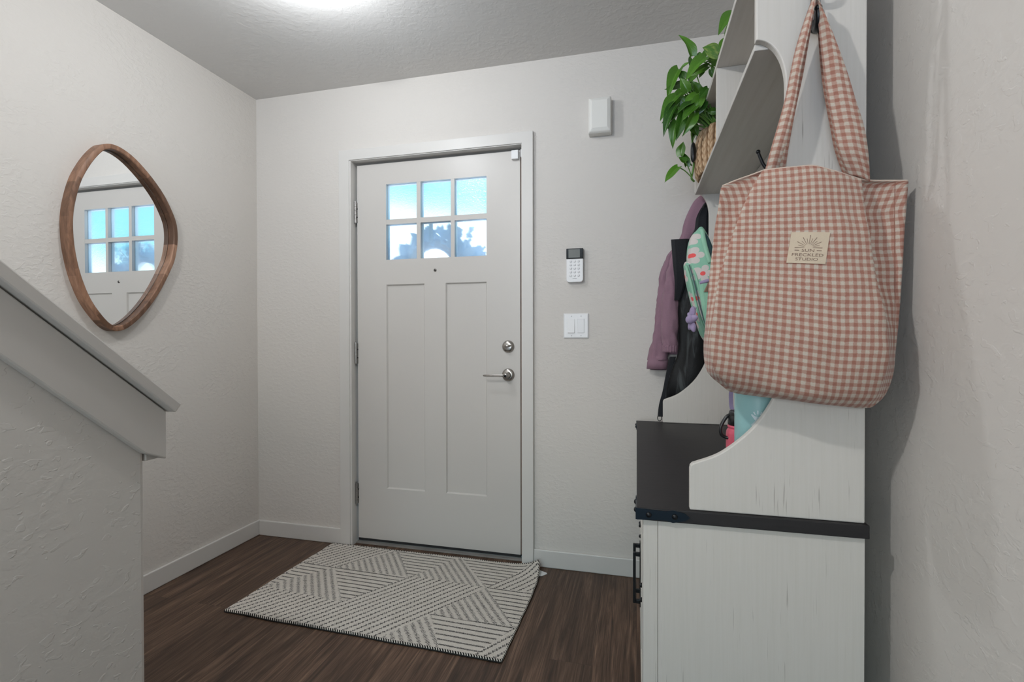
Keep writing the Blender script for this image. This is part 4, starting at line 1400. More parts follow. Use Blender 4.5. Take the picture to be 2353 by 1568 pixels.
bm = bmesh.new()
sp_ = catmull([(.372, 1.300, 1.49), (.340, 1.318, 1.30), (.262, 1.328, 1.08), (.2325, 1.334, .985), (.2295, 1.334, .945), (.2310, 1.330, .927)], 6)
for sgn_ in (0,):
    rows = []
    for p in sp_:
        rows.append([p + Vector((-.0048, 0, 0)), p + Vector((.0048, 0, 0)), p + Vector((.0048, .0016, 0)), p + Vector((-.0048, .0016, 0))])
    loft(bm, rows)
tag(obj('webbing_strap', bm, simple('lavender_webbing', srgb(136, 124, 156), .8, bump=(500, .4, .001))), 'lavender webbing strap hanging down onto the coral bottle lid', 'strap')

# ================================================================ jacket behind the far side panel
def mat_cloth(name, col, dark, rough=.8, scale=420, streak=None, sheen=.1):
    t = NT(name, rough, 0, spec=.2)
    ob = t.coord('Object')
    n = t.noise(ob, scale, 2, .6)
    c = t.mix(t.rng(n, .3, .7, 0, .5), col, dark)
    if streak:
        g = t.noise(t.coord('Object', scale=(34, 34, 5)), 1.0, 3, .5, .6)
        c = t.mix(t.rng(g, .50, .66, 0, 1, True), c, streak)
    t.color(c)
    t.bump(t.math('ADD', t.math('MULTIPLY', n, .4), t.noise(t.coord('Object', scale=(40, 40, 14)), 1.0, 3)), .35, .004)
    t.b.inputs['Sheen Weight'].default_value = sheen
    return t.m
M['mauve'] = mat_cloth('mauve_softshell', srgb(142, 112, 126), srgb(128, 99, 113))
M['mauve_dark'] = mat_cloth('mauve_lining', srgb(84, 60, 72), srgb(70, 50, 60))
M['black_cloth'] = mat_cloth('black_nylon', srgb(22, 24, 29), srgb(15, 16, 20), .55, 300)
M['black_mesh'] = mat_cloth('black_mesh', srgb(13, 14, 15), srgb(8, 8, 9), .45, 300, srgb(62, 66, 67))  # grey streaks paint the sheen of lit mesh into the black
M['mint_plain'] = mat_cloth('mint_nylon', srgb(150, 198, 172), srgb(134, 184, 158), .7)
M['lavender'] = mat_cloth('lavender_plush', srgb(164, 150, 182), srgb(140, 124, 160), .95, 700)

jk = thing('jacket', 'mauve hooded jacket hanging behind the far side panel of the hall tree', 'jacket', (.2, 2.28, 1.3))
D_ = {'hood': [(1.725, 0.27, 0.3267, 2.296, 0.015), (1.6999, 0.2416, 0.3323, 2.298, 0.026), (1.6483, 0.2148, 0.3327, 2.3, 0.03), (1.602, 0.1987, 0.3243, 2.302, 0.03), (1.5648, 0.1916, 0.3175, 2.304, 0.028), (1.5409, 0.1808, 0.3072, 2.306, 0.026), (1.5183, 0.1663, 0.3252, 2.308, 0.024)], 'torso': [(1.5372, 0.1737, 0.3252, 2.308, 0.015), (1.4958, 0.1537, 0.3434, 2.311, 0.022), (1.4045, 0.1298, 0.3437, 2.312, 0.025), (1.251, 0.1262, 0.344, 2.312, 0.025), (1.078, 0.1263, 0.3443, 2.312, 0.025), (1.03, 0.1357, 0.3444, 2.312, 0.024)], 'sleeve_back': {'p': [(0.1662, 2.306, 1.4986), (0.1442, 2.306, 1.4455), (0.1276, 2.306, 1.3687), (0.1203, 2.306, 1.272), (0.1129, 2.306, 1.1556), (0.1018, 2.306, 1.0584), (0.0925, 2.306, 1.0038)], 'ra': [0.0147, 0.0258, 0.0277, 0.0333, 0.0371, 0.0409, 0.0428], 'rb': [0.016, 0.024, 0.028, 0.03, 0.03, 0.03, 0.03]}, 'sleeve_front': {'p': [(0.1684, 2.238, 1.4981), (0.156, 2.238, 1.435), (0.1454, 2.238, 1.3417), (0.1383, 2.238, 1.2293), (0.1367, 2.238, 1.1165), (0.1385, 2.238, 1.0676)], 'ra': [0.0107, 0.0196, 0.0268, 0.034, 0.034, 0.0322], 'rb': [0.012, 0.02, 0.026, 0.028, 0.028, 0.026]}, 'cuff_front': {'p': [(0.1385, 2.238, 1.0714), (0.1394, 2.238, 1.0638), (0.1394, 2.238, 1.0507), (0.1394, 2.238, 1.0413)], 'ra': [0.0327, 0.0313, 0.0304, 0.0304], 'rb': [0.026, 0.025, 0.024, 0.024]}, 'cuff_back': {'p': [(0.0925, 2.306, 1.0116), (0.0907, 2.306, 0.9901), (0.0888, 2.306, 0.9647)], 'ra': [0.0437, 0.0447, 0.0447], 'rb': [0.031, 0.031, 0.03]}, 'lining': {'p': [(0.0906, 2.304, 0.9688), (0.0944, 2.304, 0.961)], 'ra': [0.0372, 0.0354], 'rb': [0.026, 0.024]}}
o = obj('hood', hang(D_['hood'], 36, 2.2, .006, 5, 1), M['mauve'], jk, True)
o = obj('torso', hang(D_['torso'], 40, 2.4, .008, 7, 2), M['mauve'], jk, True)
for nm, sd in (('sleeve_back', 4), ('sleeve_front', 8)):
    d = D_[nm]
    P = catmull(d['p'], 6)
    R2 = catmull([Vector((a, b, 0)) for a, b in zip(d['ra'], d['rb'])], 6)
    obj('sleeve', sweep_oval(P, [q.x for q in R2], [q.y for q in R2], 28, .010, sd), M['mauve'], jk, True)
d = D_['cuff_front']
bm = bmesh.new()
rings = []
for k, p in enumerate(d['p']):
    ring = []
    for i in range(64):
        a = 2 * pi * i / 64
        w = 1 + .07 * sin(16 * a)
        ring.append(Vector(p) + Vector((cos(a) * d['ra'][k] * w, sin(a) * d['rb'][k] * w, 0)))
    rings.append(ring)
loft(bm, rings)
obj('cuff', bm, M['mauve'], jk, True)
d = D_['cuff_back']
obj('cuff', sweep_oval([Vector(p) for p in d['p']], d['ra'], d['rb'], 28, .003, 3), M['mauve'], jk, True)
d = D_['lining']
obj('lining', sweep_oval([Vector(p) for p in d['p']], d['ra'], d['rb'], 24, .0, 3), M['mauve_dark'], jk, True)

bp = thing('mesh_backpack', 'black mesh backpack hanging over the mauve jacket', 'backpack', (.25, 2.23, 1.2))
D_ = {'body': [(1.6772, 0.2781, 0.342, 2.246, 0.012), (1.6511, 0.264, 0.3503, 2.244, 0.02), (1.5778, 0.243, 0.3503, 2.243, 0.026), (1.5049, 0.2079, 0.3504, 2.243, 0.03), (1.3944, 0.1832, 0.3506, 2.243, 0.033), (1.2647, 0.1709, 0.3509, 2.243, 0.035), (1.1348, 0.171, 0.3511, 2.243, 0.035), (1.0418, 0.1711, 0.3513, 2.243, 0.035), (0.9673, 0.1461, 0.3514, 2.243, 0.035), (0.8925, 0.1246, 0.3515, 2.243, 0.032), (0.8455, 0.1174, 0.3344, 2.243, 0.022), (0.8245, 0.1264, 0.2999, 2.243, 0.01)], 'strap': ([(0.1766, 2.196, 1.5195), (0.1788, 2.19, 1.427), (0.1775, 2.194, 1.3362), (0.1662, 2.205, 1.2639)], [0.036, 0.032, 0.022, 0.012]), 'webbing': ([(0.1509, 2.235, 1.0227), (0.1348, 2.235, 0.9473), (0.1205, 2.235, 0.8717), (0.1061, 2.235, 0.8147), (0.0988, 2.232, 0.762)], [0.013, 0.0125, 0.012, 0.012, 0.011]), 'flap': ([(0.2781, 2.218, 1.6501), (0.2674, 2.214, 1.6097), (0.2638, 2.212, 1.5547), (0.2535, 2.212, 1.5005)], [0.016, 0.024, 0.028, 0.03]), 'ring': (0.096, 2.23, 0.7565)}
obj('body', hang(D_['body'], 40, 2.6, .010, 6, 5), M['black_mesh'], bp, True)
def slab_path(pts, ws, th, name, mat, parent, rot=0):
    P = catmull(pts, 5)
    W = catmull([Vector((w, 0, 0)) for w in ws], 5)
    bm = bmesh.new()
    rings = []
    for p, w in zip(P, W):
        h = w.x
        rings.append([p + Vector((-h, -th * .5, 0)), p + Vector((-h * .6, -th, 0)), p + Vector((h * .6, -th, 0)), p + Vector((h, -th * .5, 0)), p + Vector((h, th * .5, 0)), p + Vector((-h, th * .5, 0))])
    loft(bm, rings)
    return obj(name, bm, mat, parent, False)
slab_path(D_['strap'][0], D_['strap'][1], .006, 'shoulder_strap', M['black_cloth'], bp)
slab_path(D_['webbing'][0], D_['webbing'][1], .0018, 'webbing', M['black_cloth'], bp)
slab_path(D_['flap'][0], D_['flap'][1], .008, 'top_panel', M['black_cloth'], bp)
bm = bmesh.new()
rp = Vector(D_['ring'])
tube(bm, [rp + Vector((cos(2 * pi * k / 20) * .0085, 0, sin(2 * pi * k / 20) * .0125)) for k in range(20)], .0016, 8, close=True)
obj('ring', bm, M['black_metal'], bp, True)

# ================================================================ mint flowered backpack
def mat_flowers():
    t = NT('mint_daisy_print', .7, 0, spec=.2)
    ob = t.coord('Object')
    sp = t.node('SeparateXYZ')
    t.l.new(ob, sp.inputs[0])
    cb = t.node('CombineXYZ')
    t.l.new(t.math('ADD', sp.outputs[0], t.math('MULTIPLY', sp.outputs[1], .6)), cb.inputs[0])
    t.l.new(sp.outputs[2], cb.inputs[1])
    sc = 13.0
    vo = t.node('TexVoronoi', voronoi_dimensions='2D')
    t.l.new(cb.outputs[0], vo.inputs['Vector'])
    vo.inputs['Scale'].default_value = sc
    vo.inputs['Randomness'].default_value = .45
    df = t.node('VectorMath', operation='SUBTRACT')
    t.l.new(cb.outputs[0], df.inputs[0])
    t.l.new(vo.outputs['Position'], df.inputs[1])
    s2 = t.node('SeparateXYZ')
    t.l.new(df.outputs[0], s2.inputs[0])
    ang = t.math('ARCTAN2', s2.outputs[1], s2.outputs[0])
    d = t.math('SQRT', t.math('ADD', t.math('POWER', s2.outputs[0], 2.0), t.math('POWER', s2.outputs[1], 2.0)))
    d = t.math('SQRT', t.math('ADD', t.math('MULTIPLY', s2.outputs[0], s2.outputs[0]), t.math('MULTIPLY', s2.outputs[1], s2.outputs[1])))
    pet = t.math('ADD', .011, t.math('MULTIPLY', t.math('POWER', t.math('ABSOLUTE', t.math('COSINE', t.math('MULTIPLY', ang, 2.5))), .45), .0195))
    white = t.math('LESS_THAN', d, pet)
    core = t.math('LESS_THAN', d, .0075)
    c = t.mix(white, t.mix(t.noise(ob, 18, 2), srgb(128, 180, 156), srgb(148, 196, 174)), srgb(206, 199, 195))
    c = t.mix(core, c, srgb(228, 92, 92))
    t.color(c)
    t.bump(t.noise(ob, 300, 2), .2, .002)
    return t.m
M['daisy'] = mat_flowers()
mb = thing('kids_backpack', 'mint green flowered backpack hanging inside the hall tree next to the tote', 'backpack', (.3, 1.93, 1.3))
D_ = {'body': [(1.5077, 0.2211, 0.2331, 1.93, 0.02), (1.4935, 0.2091, 0.2406, 1.93, 0.04), (1.4699, 0.1895, 0.2511, 1.93, 0.06), (1.4267, 0.1804, 0.2676, 1.93, 0.072), (1.3703, 0.1805, 0.2943, 1.93, 0.078), (1.3059, 0.1927, 0.3311, 1.93, 0.08), (1.2262, 0.2125, 0.3531, 1.93, 0.08), (1.1548, 0.2291, 0.3533, 1.93, 0.078), (1.1072, 0.2412, 0.3534, 1.93, 0.07), (1.0803, 0.2547, 0.3461, 1.93, 0.05)], 'pocket': [(1.3822, 0.1713, 0.182, 1.93, 0.03), (1.369, 0.1691, 0.2062, 1.93, 0.052), (1.3077, 0.1775, 0.2244, 1.93, 0.062), (1.2273, 0.1958, 0.2395, 1.93, 0.064), (1.1632, 0.2126, 0.2546, 1.93, 0.06), (1.1153, 0.2277, 0.2696, 1.93, 0.052), (1.0834, 0.2458, 0.2756, 1.93, 0.03)], 'zip': [(0.171, 1.876, 1.3637), (0.1791, 1.868, 1.3328), (0.1903, 1.862, 1.2854), (0.2006, 1.862, 1.2388), (0.2125, 1.864, 1.1924), (0.2247, 1.868, 1.1538), (0.2339, 1.872, 1.1306)], 'side': ([(0.2378, 1.848, 1.301), (0.2428, 1.842, 1.2517), (0.2486, 1.842, 1.1909), (0.2549, 1.846, 1.1424)], [0.026, 0.027, 0.024, 0.018]), 'trim': [(0.2148, 1.847, 1.297), (0.2369, 1.841, 1.3033), (0.2625, 1.841, 1.3117)], 'dark': ([(0.2321, 1.885, 1.4824), (0.2399, 1.866, 1.4504), (0.2502, 1.856, 1.4053), (0.2611, 1.852, 1.3647)], [0.004, 0.01, 0.012, 0.008]), 'lip': [(0.2273, 1.888, 1.491), (0.2293, 1.862, 1.4502), (0.2382, 1.852, 1.4052), (0.2491, 1.848, 1.3676)], 'tab': ([(0.2476, 1.836, 1.298), (0.2403, 1.834, 1.2813), (0.2332, 1.834, 1.2649)], [0.007, 0.007, 0.007]), 'loop': [(0.3134, 1.93, 1.3833), (0.3266, 1.94, 1.4791), (0.3488, 1.95, 1.5432), (0.3606, 1.95, 1.5109), (0.3484, 1.93, 1.3819)], 'charm': (0.1903, 1.832, 1.1684)}
obj('main_compartment', hang(D_['body'], 44, 3.0, .006, 5, 3), M['daisy'], mb, True)
fp = obj('front_pocket', hang(D_['pocket'], 36, 2.6, .003, 5, 6), M['daisy'], mb, True)
for off_, r_, m_ in ((0, .0045, 'mint_plain'), (.0105, .0022, 'zip'), (.021, .0045, 'mint_plain')):
    if m_ == 'zip':
        M['zip'] = simple('zip_grey', srgb(84, 100, 104), .5)
    bm = bmesh.new()
    tube(bm, catmull([Vector(p) + Vector((off_, -.002, off_ * .25)) for p in D_['zip']], 6), r_, 8)
    obj('zipper' if m_ == 'zip' else 'piping', bm, M[m_], fp, True)
slab_path(D_['side'][0], D_['side'][1], .006, 'side_pocket', M['mint_plain'], mb)
bm = bmesh.new()
tube(bm, [Vector(p) for p in D_['trim']], .0062, 8)
obj('pocket_trim', bm, M['lavender'], mb, True)
slab_path(D_['dark'][0], D_['dark'][1], .004, 'opening', simple('teal_lining', srgb(34, 62, 66), .8), mb)
bm = bmesh.new()
tube(bm, catmull([Vector(p) for p in D_['lip']], 5), .0085, 10)
obj('zip_band', bm, M['mint_plain'], mb, True)
slab_path(D_['tab'][0], D_['tab'][1], .003, 'zip_pull', simple('brown_leather', srgb(122, 92, 74), .6), mb)
bm = bmesh.new()
tube(bm, catmull([Vector(p) for p in D_['loop']], 6), .006, 8)
obj('hang_loop', bm, M['mint_plain'], mb, True)

pc = thing('plush_charm', 'lavender plush flower charm dangling from the mint backpack', 'charm', tuple(D_['charm']))
cc = Vector(D_['charm'])
bm = bmesh.new()
bmesh.ops.create_uvsphere(bm, u_segments=20, v_segments=14, radius=.0155, matrix=Matrix.Translation(cc + Vector((-.010, -.012, 0))))
obj('centre', bm, M['lavender'], pc, True)
for k in range(5):
    a = radians(100 + 72 * k)
    ctr = cc + Vector((-.002 + .004 * cos(a), cos(a) * .020 - .002, sin(a) * .028)) + Vector((cos(a) * .012 * -.6, 0, 0))
    bm = bmesh.new()
    bmesh.ops.create_uvsphere(bm, u_segments=16, v_segments=12, radius=1.0)
    for v in bm.verts:
        r_, tt = v.co.x, v.co.z
        w = 1 - .35 * max(0, r_)
        loc = Vector((r_ * .020, v.co.y * .009, tt * .0135 * w))
        rad_dir = Vector((-.35 * cos(a), cos(a) * .6, sin(a))).normalized()
        tan_dir = Vector((.35 * sin(a), -sin(a) * .6, cos(a)))
        tan_dir = (tan_dir - rad_dir * tan_dir.dot(rad_dir)).normalized()
        v.co = ctr + rad_dir * loc.x + tan_dir * loc.z + rad_dir.cross(tan_dir) * loc.y
    obj('petal', bm, M['lavender'], pc, True)
bm = bmesh.new()
tube(bm, [cc + Vector((.004, .004, .018)), cc + Vector((.012, .012, .045))], .002, 6)
obj('cord', bm, M['lavender'], pc, True)

# ================================================================ basket and trailing plants
bk = thing('woven_basket', 'braided tan seagrass basket on the far end of the shelf', 'basket', (.335, 2.0, 1.71))
def mat_seagrass():
    t = NT('seagrass', .8, 0, spec=.15)
    at = t.node('Attribute', attribute_name='braid').outputs['Fac']
    n = t.noise(t.coord('Object', scale=(90, 90, 60)), 1.0, 4, .6)
    f = t.math('ADD', t.math('MULTIPLY', at, .7), t.math('MULTIPLY', n, .5))
    t.color(t.ramp(f, (.15, srgb(52, 36, 24)), (.4, srgb(122, 94, 68)), (.65, srgb(166, 136, 106)), (.95, srgb(204, 178, 148))))
    t.bump(n, .4, .003)
    return t.m
bm = bmesh.new()
NA, NZ = 300, 120
rings, bvals = [], []
BX, BY, BZ0, BH = .3185, 1.99, 1.711, .158
lobes = 24
def braid(a, h):
    """height of the plait at angle a (0..2pi) and height h (m)."""
    x = a / (2 * pi) * lobes
    c = int(x)
    fx = x - c - .5                                   # -.5 .. .5 inside a plait
    side = 1 if fx > 0 else -1
    ph = h / .024 + side * .25 - abs(fx) * 1.5 + c * .37
    s = abs(sin(pi * ph)) ** .6
    return (1 - (2 * abs(fx)) ** 3) * (.45 + .55 * s) * (0.65 + .35 * min(1, abs(fx) * 8))
for j in range(NZ + 1):
    h = BH * j / NZ
    t_ = j / NZ
    prof_ = .93 + .07 * sin(pi * min(1, t_ * 1.1)) - (.10 * max(0, (t_ - .88) / .12) ** 2) - .05 * max(0, (.1 - t_) / .1)
    ring = []
    for i in range(NA):
        a = 2 * pi * i / NA
        b = braid(a, h)
        r = prof_ + .0
        px, py = cos(a), sin(a)
        sx = math.copysign(abs(px) ** .85, px) * .100 * r
        sy = math.copysign(abs(py) ** .85, py) * .150 * r
        n_ = Vector((px / .1, py / .15)).normalized()
        ring.append((Vector((BX + sx + n_.x * .008 * b, BY + sy + n_.y * .008 * b, BZ0 + h)), b))
    rings.append(ring)
vr = [[bm.verts.new(p) for p, b in r] for r in rings]
bl_ = [b for r in rings for p, b in r]
for j in range(NZ):
    for i in range(NA):
        bm.faces.new((vr[j][i], vr[j][(i + 1) % NA], vr[j + 1][(i + 1) % NA], vr[j + 1][i]))
inn = [[bm.verts.new((BX + (p.x - BX) * k, BY + (p.y - BY) * k, z)) for p, b in rings[-1]] for k, z in ((.86, BZ0 + BH), (.82, BZ0 + BH - .03))]
for i in range(NA):
    j = (i + 1) % NA
    bm.faces.new((vr[-1][i], vr[-1][j], inn[0][j], inn[0][i]))
    bm.faces.new((inn[0][i], inn[0][j], inn[1][j], inn[1][i]))
bm.faces.new(inn[1])
bm.faces.new(list(reversed(vr[0])))
bl_ += [.5] * (2 * NA)
me = bpy.data.meshes.new('braided_wall')
bmesh.ops.recalc_face_normals(bm, faces=bm.faces)
bm.to_mesh(me)
bm.free()
at = me.attributes.new('braid', 'FLOAT', 'POINT')
at.data.foreach_set('value', bl_)
link('braided_wall', me, mat_seagrass(), bk, True)
# dark oval tab on the side of the basket
bm = bmesh.new()
bmesh.ops.create_uvsphere(bm, u_segments=20, v_segments=14, radius=1.0)
for v in bm.verts:
    q = Vector((math.copysign(abs(v.co.x) ** .8, v.co.x), v.co.y, math.copysign(abs(v.co.z) ** .8, v.co.z)))
    v.co = Vector((.2035 + q.x * .0095, 1.955 + q.y * .012, 1.795 + q.z * .037))
obj('side_tab', bm, M['black_plastic'], bk, True)

def mat_leaf():
    t = NT('pothos_leaf', .32, 0, spec=.5)
    uv = t.node('UVMap', uv_map='leaf').outputs[0]
    sp = t.node('SeparateXYZ')
    t.l.new(uv, sp.inputs[0])
    at = t.node('ObjectInfo').outputs['Random']
    ob = t.coord('Object')
    base_ = t.mix(at, srgb(38, 82, 18), srgb(76, 124, 34))
    c = t.mix(t.rng(t.noise(ob, 26, 3), .55, .75, 0, .35), base_, srgb(128, 170, 74))
    vein = t.math('LESS_THAN', t.math('ABSOLUTE', t.math('SUBTRACT', sp.outputs[0], .5)), .018)
    c = t.mix(t.math('MULTIPLY', vein, .2), c, srgb(140, 180, 90))
    t.color(c)
    rib = t.math('SINE', t.math('MULTIPLY', t.math('ADD', t.math('ABSOLUTE', t.math('SUBTRACT', sp.outputs[0], .5)), sp.outputs[1]), 46))
    t.bump(rib, .035, .002)
    t.b.inputs['Subsurface Weight'].default_value = 0.0
    return t.m
M['leaf'] = mat_leaf()
def mat_leaf_pale():
    t = NT('variegated_leaf', .34, 0, spec=.5)
    uv = t.node('UVMap', uv_map='leaf').outputs[0]
    ob = t.coord('Object')
    n = t.noise(t.coord('UV', scale=(2.2, 1.2, 1)), 1.6, 3, .6)
    t.color(t.mix(t.rng(n, .45, .75, 0, .8), srgb(78, 124, 52), srgb(186, 194, 110)))
    return t.m
M['leaf_pale'] = mat_leaf_pale()
M['stem'] = simple('stem_green', srgb(86, 128, 52), .5)
M['soil'] = simple('soil', (.02, .015, .011, 1), .95)

def leaf_mesh(curl, fold, seed):
    """Heart shaped leaf of unit length along +X with the stalk end at the origin; normal +Z."""
    bm = bmesh.new()
    uvl = bm.loops.layers.uv.new('leaf')
    nx, ny = 12, 8
    g = []
    for i in range(nx + 1):
        t = i / nx
        w = (sin(pi * min(1, t * .93 + .07)) ** .62) * (1 - t) ** .38 * .56 * (1 + .25 * (1 - t))
        if i == nx:
            w = 0.004
        row = []
        for j in range(ny + 1):
            s = -1 + 2 * j / ny
            back = -.13 * (abs(s) ** 1.5) * max(0, 1 - t * 3.5)
            x = t + back
            z = fold * abs(s) * w - curl * t * t + .02 * sin(9 * t + seed + s * 2) * abs(s)
            row.append((Vector((x, s * w, z)), ((s + 1) / 2, t)))
        g.append(row)
    vv = [[bm.verts.new(p) for p, u in r] for r in g]
    for i in range(nx):
        for j in range(ny):
            f = bm.faces.new((vv[i][j], vv[i + 1][j], vv[i + 1][j + 1], vv[i][j + 1]))
            f.smooth = True
            for l, (a, b) in zip(f.loops, ((i, j), (i + 1, j), (i + 1, j + 1), (i, j + 1))):
                l[uvl].uv = g[a][b][1]
    me = bpy.data.meshes.new('leaf_%d' % seed)
    bm.to_mesh(me)
    bm.free()
    me.materials.append(M['leaf'])
    return me
LEAFM = [leaf_mesh(.26, .22, 1), leaf_mesh(.42, .30, 2), leaf_mesh(.18, .12, 3)]
LEAFP = leaf_mesh(.20, .12, 4)
LEAFP.materials.clear()
LEAFP.materials.append(M['leaf_pale'])

def place_leaf(parent, basep, tip, width, facing, k, pale=False):
    b, t = Vector(basep), Vector(tip)
    x = t - b
    L = x.length
    x.normalize()
    z = Vector(facing)
    z = (z - x * z.dot(x)).normalized()
    y = z.cross(x)
    me = LEAFP if pale else LEAFM[k % 3]
    o = bpy.data.objects.new('leaf', me)
    COL.objects.link(o)
    o.parent = parent
    sc = (L, width / .48, L)
    mw = Matrix(((x.x * sc[0], y.x * sc[1], z.x * sc[2], b.x), (x.y * sc[0], y.y * sc[1], z.y * sc[2], b.y), (x.z * sc[0], y.z * sc[1], z.z * sc[2], b.z), (0, 0, 0, 1)))
    o.matrix_parent_inverse = parent.matrix_world.inverted()
    o.matrix_basis = mw
    if pale:
        o['label'] = 'yellow green variegated leaf'
    return o

LV = {'basket': [((0.1568, 1.93, 2.0919), (0.1842, 1.9, 2.1118), 0.01, (-0.6, -0.7, 0.5), False), ((0.1506, 1.93, 2.0959), (0.1019, 1.88, 2.0073), 0.0218, (-0.3, -1, 0.3), False), ((0.1584, 1.95, 2.0536), (0.1091, 1.9, 2.0145), 0.0119, (0, -1, -0.6), False), ((0.1663, 1.9, 2.0467), (0.1528, 1.9, 2.08), 0.0133, (-0.15, -1, -0.25), False), ((0.1761, 1.86, 1.9823), (0.148, 1.84, 2.0188), 0.0161, (-0.4, -1, 0), False), ((0.1887, 1.9, 2.0282), (0.1783, 1.9, 2.0734), 0.0099, (0.6, -1, 0), False), ((0.2127, 1.85, 1.9684), (0.1889, 1.83, 2.0025), 0.0127, (0.3, -1, -0.2), False), ((0.1746, 1.86, 1.9794), (0.2065, 1.86, 2.0122), 0.0145, (-0.2, -1, 0.5), False), ((0.2374, 1.82, 1.963), (0.207, 1.8, 1.9275), 0.0139, (0.1, -1, 0.5), False), ((0.1424, 1.9, 1.9867), (0.0769, 1.86, 1.9104), 0.0216, (-0.3, -1, 0.6), False), ((0.1379, 1.88, 1.9435), (0.0821, 1.84, 1.8579), 0.0197, (-0.4, -1, 0.5), False), ((0.1304, 1.9, 1.9218), (0.0909, 1.9, 1.8912), 0.0118, (0, -1, -0.8), False), ((0.099, 1.88, 1.8883), (0.1111, 1.88, 1.8619), 0.0083, (-0.3, -1, 0), False), ((0.141, 1.88, 1.8838), (0.1129, 1.86, 1.8039), 0.0181, (-0.5, -1, 0.2), False), ((0.1598, 1.84, 1.8955), (0.1366, 1.82, 1.8016), 0.0176, (0.2, -1, 0.2), False), ((0.1966, 1.82, 1.9066), (0.1492, 1.8, 1.8673), 0.0204, (-0.1, -1, 0.8), False), ((0.1938, 1.82, 1.8799), (0.1663, 1.8, 1.8118), 0.0157, (0.5, -1, 0.2), False), ((0.1668, 1.87, 1.8985), (0.1395, 1.86, 1.8416), 0.0147, (-0.2, -1, 0.3), False), ((0.1833, 1.83, 1.9217), (0.1349, 1.8, 1.8957), 0.0142, (-0.1, -1, 0.9), False), ((0.2699, 1.86, 1.8995), (0.2356, 1.86, 1.9018), 0.0111, (0, -1, -0.5), False), ((0.1965, 1.93, 1.8924), (0.2176, 1.93, 1.8457), 0.015, (-0.2, -1, 0), False), ((0.2113, 1.97, 1.8815), (0.2006, 1.97, 1.8469), 0.0102, (-0.4, -1, 0), False), ((0.2147, 1.83, 1.9376), (0.1824, 1.82, 1.8812), 0.0189, (0.1, -1, 0.5), False), ((0.2026, 1.85, 1.9636), (0.1603, 1.83, 1.9335), 0.0159, (-0.2, -1, 0.8), False), ((0.2273, 1.84, 1.9332), (0.2091, 1.83, 1.8826), 0.0157, (0.3, -1, 0.3), False), ((0.1844, 1.9, 1.9738), (0.1485, 1.9, 1.9198), 0.0182, (-0.3, -1, 0.3), False), ((0.1591, 1.92, 2.0132), (0.1318, 1.9, 1.9596), 0.0184, (-0.3, -1, 0.2), False), ((0.2148, 1.88, 1.9222), (0.1874, 1.87, 1.8653), 0.0162, (0.2, -1, 0.2), False), ((0.1754, 1.95, 1.9934), (0.1317, 1.92, 1.9527), 0.0152, (0, -1, 0.7), False), ((0.2377, 1.9, 1.9363), (0.2082, 1.9, 1.9006), 0.0147, (0.1, -1, 0.4), False), ((0.1953, 1.92, 2.0214), (0.2103, 1.92, 1.9848), 0.0133, (0, -1, 0.2), False), ((0.2292, 1.88, 1.99), (0.195, 1.86, 1.9677), 0.0145, (0, -1, 0.7), False), ((0.208, 1.9, 2.057), (0.1823, 1.88, 2.0253), 0.0115, (0, -1, 0.6), False), ((0.2355, 1.86, 1.9643), (0.2211, 1.86, 1.9279), 0.0127, (0.3, -1, 0.2), False), ((0.1508, 1.93, 1.9438), (0.1272, 1.92, 1.9181), 0.0118, (-0.2, -1, 0.4), False)], 'top': [((0.2777, 1.6, 2.0749), (0.2319, 1.56, 2.0153), 0.0173, (-0.2, -1, 0.5), False), ((0.1734, 1.72, 2.0287), (0.1506, 1.7, 2.1052), 0.0164, (0.5, -1, 0.1), False), ((0.2456, 1.66, 1.9911), (0.2023, 1.64, 2.013), 0.0267, (-0.1, -1, 0.35), True), ((0.267, 1.7, 2.0267), (0.2747, 1.7, 2.0752), 0.0143, (-0.3, -1, 0.2), False), ((0.1949, 1.72, 2.0074), (0.1975, 1.72, 2.0465), 0.0119, (-0.15, -1, -0.25), False), ((0.2147, 1.74, 2.0282), (0.216, 1.74, 2.0565), 0.0075, (-0.15, -1, -0.25), False), ((0.215, 1.7, 2.0064), (0.1492, 1.66, 1.9444), 0.0203, (-0.1, -1, 0.7), False), ((0.2254, 1.75, 2.0035), (0.1742, 1.74, 1.9765), 0.0105, (0, -1, -0.4), False), ((0.1781, 1.78, 2.0258), (0.1753, 1.78, 2.0643), 0.0093, (0.5, -1, 0), False), ((0.248, 1.72, 1.9875), (0.2492, 1.72, 2.0209), 0.0131, (-0.3, -1, 0.1), False), ((0.2335, 1.72, 1.9754), (0.2415, 1.72, 1.9463), 0.0088, (-0.3, -1, 0.1), False), ((0.2145, 1.76, 2.006), (0.2036, 1.76, 1.9742), 0.0091, (0.3, -1, 0.1), False)], 'vine': [(0.2016, 1.95, 1.8986), (0.1988, 1.96, 1.8788), (0.2037, 1.985, 1.8474), (0.2074, 1.99, 1.8161), (0.2085, 1.985, 1.7568), (0.2039, 1.985, 1.7277), (0.2008, 1.985, 1.7082), (0.2117, 2.0, 1.7004)], 'vine_leaves': [((0.1596, 1.96, 1.7901), (0.1633, 1.95, 1.8396), 0.017, (-0.5, -1, 0.1), False, (0.2023, 1.985, 1.7557)), ((0.1806, 1.97, 1.7525), (0.1704, 1.96, 1.8135), 0.0137, (0.5, -1, 0.1), False, (0.2023, 1.985, 1.7557)), ((0.1503, 1.96, 1.7469), (0.0995, 1.93, 1.6944), 0.0171, (-0.3, -1, 0.5), False, (0.2023, 1.985, 1.7097)), ((0.1757, 1.95, 1.7608), (0.1541, 1.95, 1.7854), 0.0119, (0, -1, 0.5), False, (0.2023, 1.985, 1.7097))]}   # (stalk end, tip, half width, facing, pale)
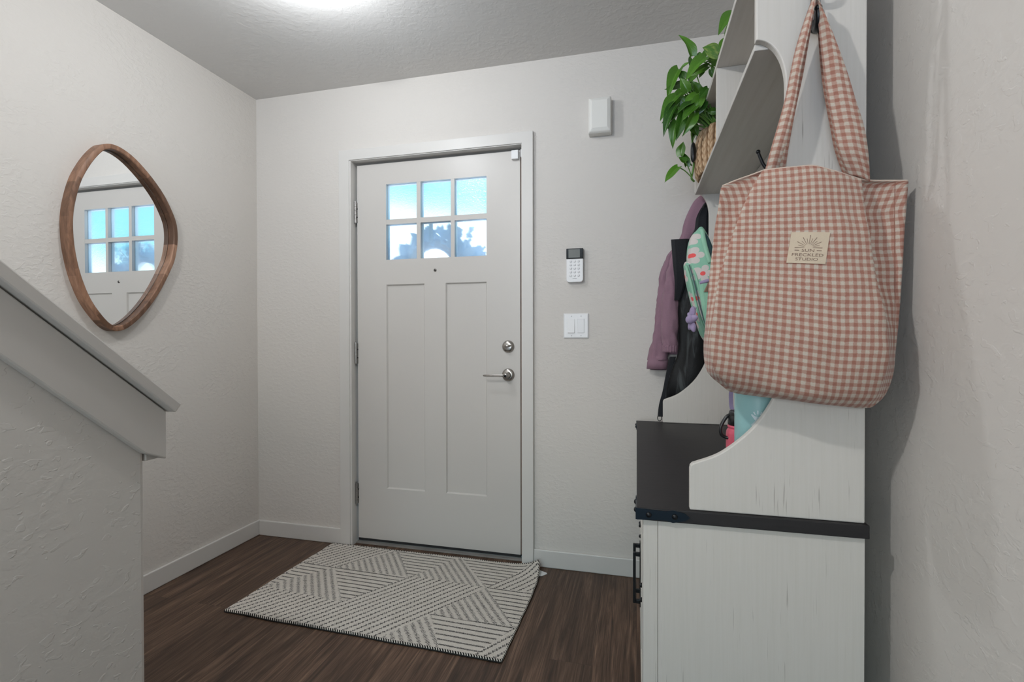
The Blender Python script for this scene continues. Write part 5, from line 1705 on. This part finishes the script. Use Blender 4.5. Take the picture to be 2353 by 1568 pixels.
def plant(name, label, root, leaves, origin, pot=None):
    t = thing(name, label, 'plant', root)
    for k, (b, tp, w, fc, pale) in enumerate(leaves):
        place_leaf(t, b, tp, w, fc, k, pale)
        b = Vector(b)
        o_ = Vector(origin(b))
        midp = (b + o_) / 2 + Vector((-.01, 0, .012 + .008 * (k % 3)))
        bm = bmesh.new()
        pts = catmull([o_, midp, b], 6)
        tube(bm, pts, [.0030 - .0012 * i / (len(pts) - 1) for i in range(len(pts))], 6)
        obj('stem', bm, M['stem'], t, True)
    return t
soil_z = BZ0 + BH - .028
pl = plant('pothos_plant', 'bushy green pothos spilling out of the braided basket', (BX, BY, soil_z), LV['basket'], lambda b: (.26 + .05 * ((b.y * 37) % 1), min(max(b.y, 1.90), 2.08), soil_z))
# trailing vine down the side of the basket
bm = bmesh.new()
vine = catmull([Vector(p) for p in LV['vine']], 6)
tube(bm, vine, .0038, 8)
obj('vine', bm, M['stem'], pl, True)
for k, (b, tp, w, fc, pale, at_) in enumerate(LV['vine_leaves']):
    place_leaf(pl, b, tp, w, fc, k, pale)
    bm = bmesh.new()
    tube(bm, catmull([Vector(at_), (Vector(at_) + Vector(b)) / 2 + Vector((0, 0, .006)), Vector(b)], 4), .0020, 6)
    obj('stem', bm, M['stem'], pl, True)
bm = bmesh.new()
lathe(bm, [(0, 0), (.078, 0), (.078, .004)], 30, (BX, BY, soil_z - .001), 'Z')
obj('soil', bm, M['soil'], pl)

PTX, PTY, PTZ = .335, 1.78, 1.9422
tp_ = plant('pothos_plant', 'second pothos on top of the hall tree with leaves over its edge', (PTX, PTY, PTZ), LV['top'], lambda b: (.27, b.y * .5 + .89, PTZ + .05))
bm = bmesh.new()
lathe(bm, [(0, 0), (.055, 0), (.060, .004), (.078, .118), (.082, .122), (.078, .126), (.072, .122), (.070, .112), (0, .112)], 36, (PTX, PTY, PTZ), 'Z')
obj('pot', bm, simple('grey_pot', srgb(120, 116, 110), .7), tp_, True)

bpy.context.view_layer.update()
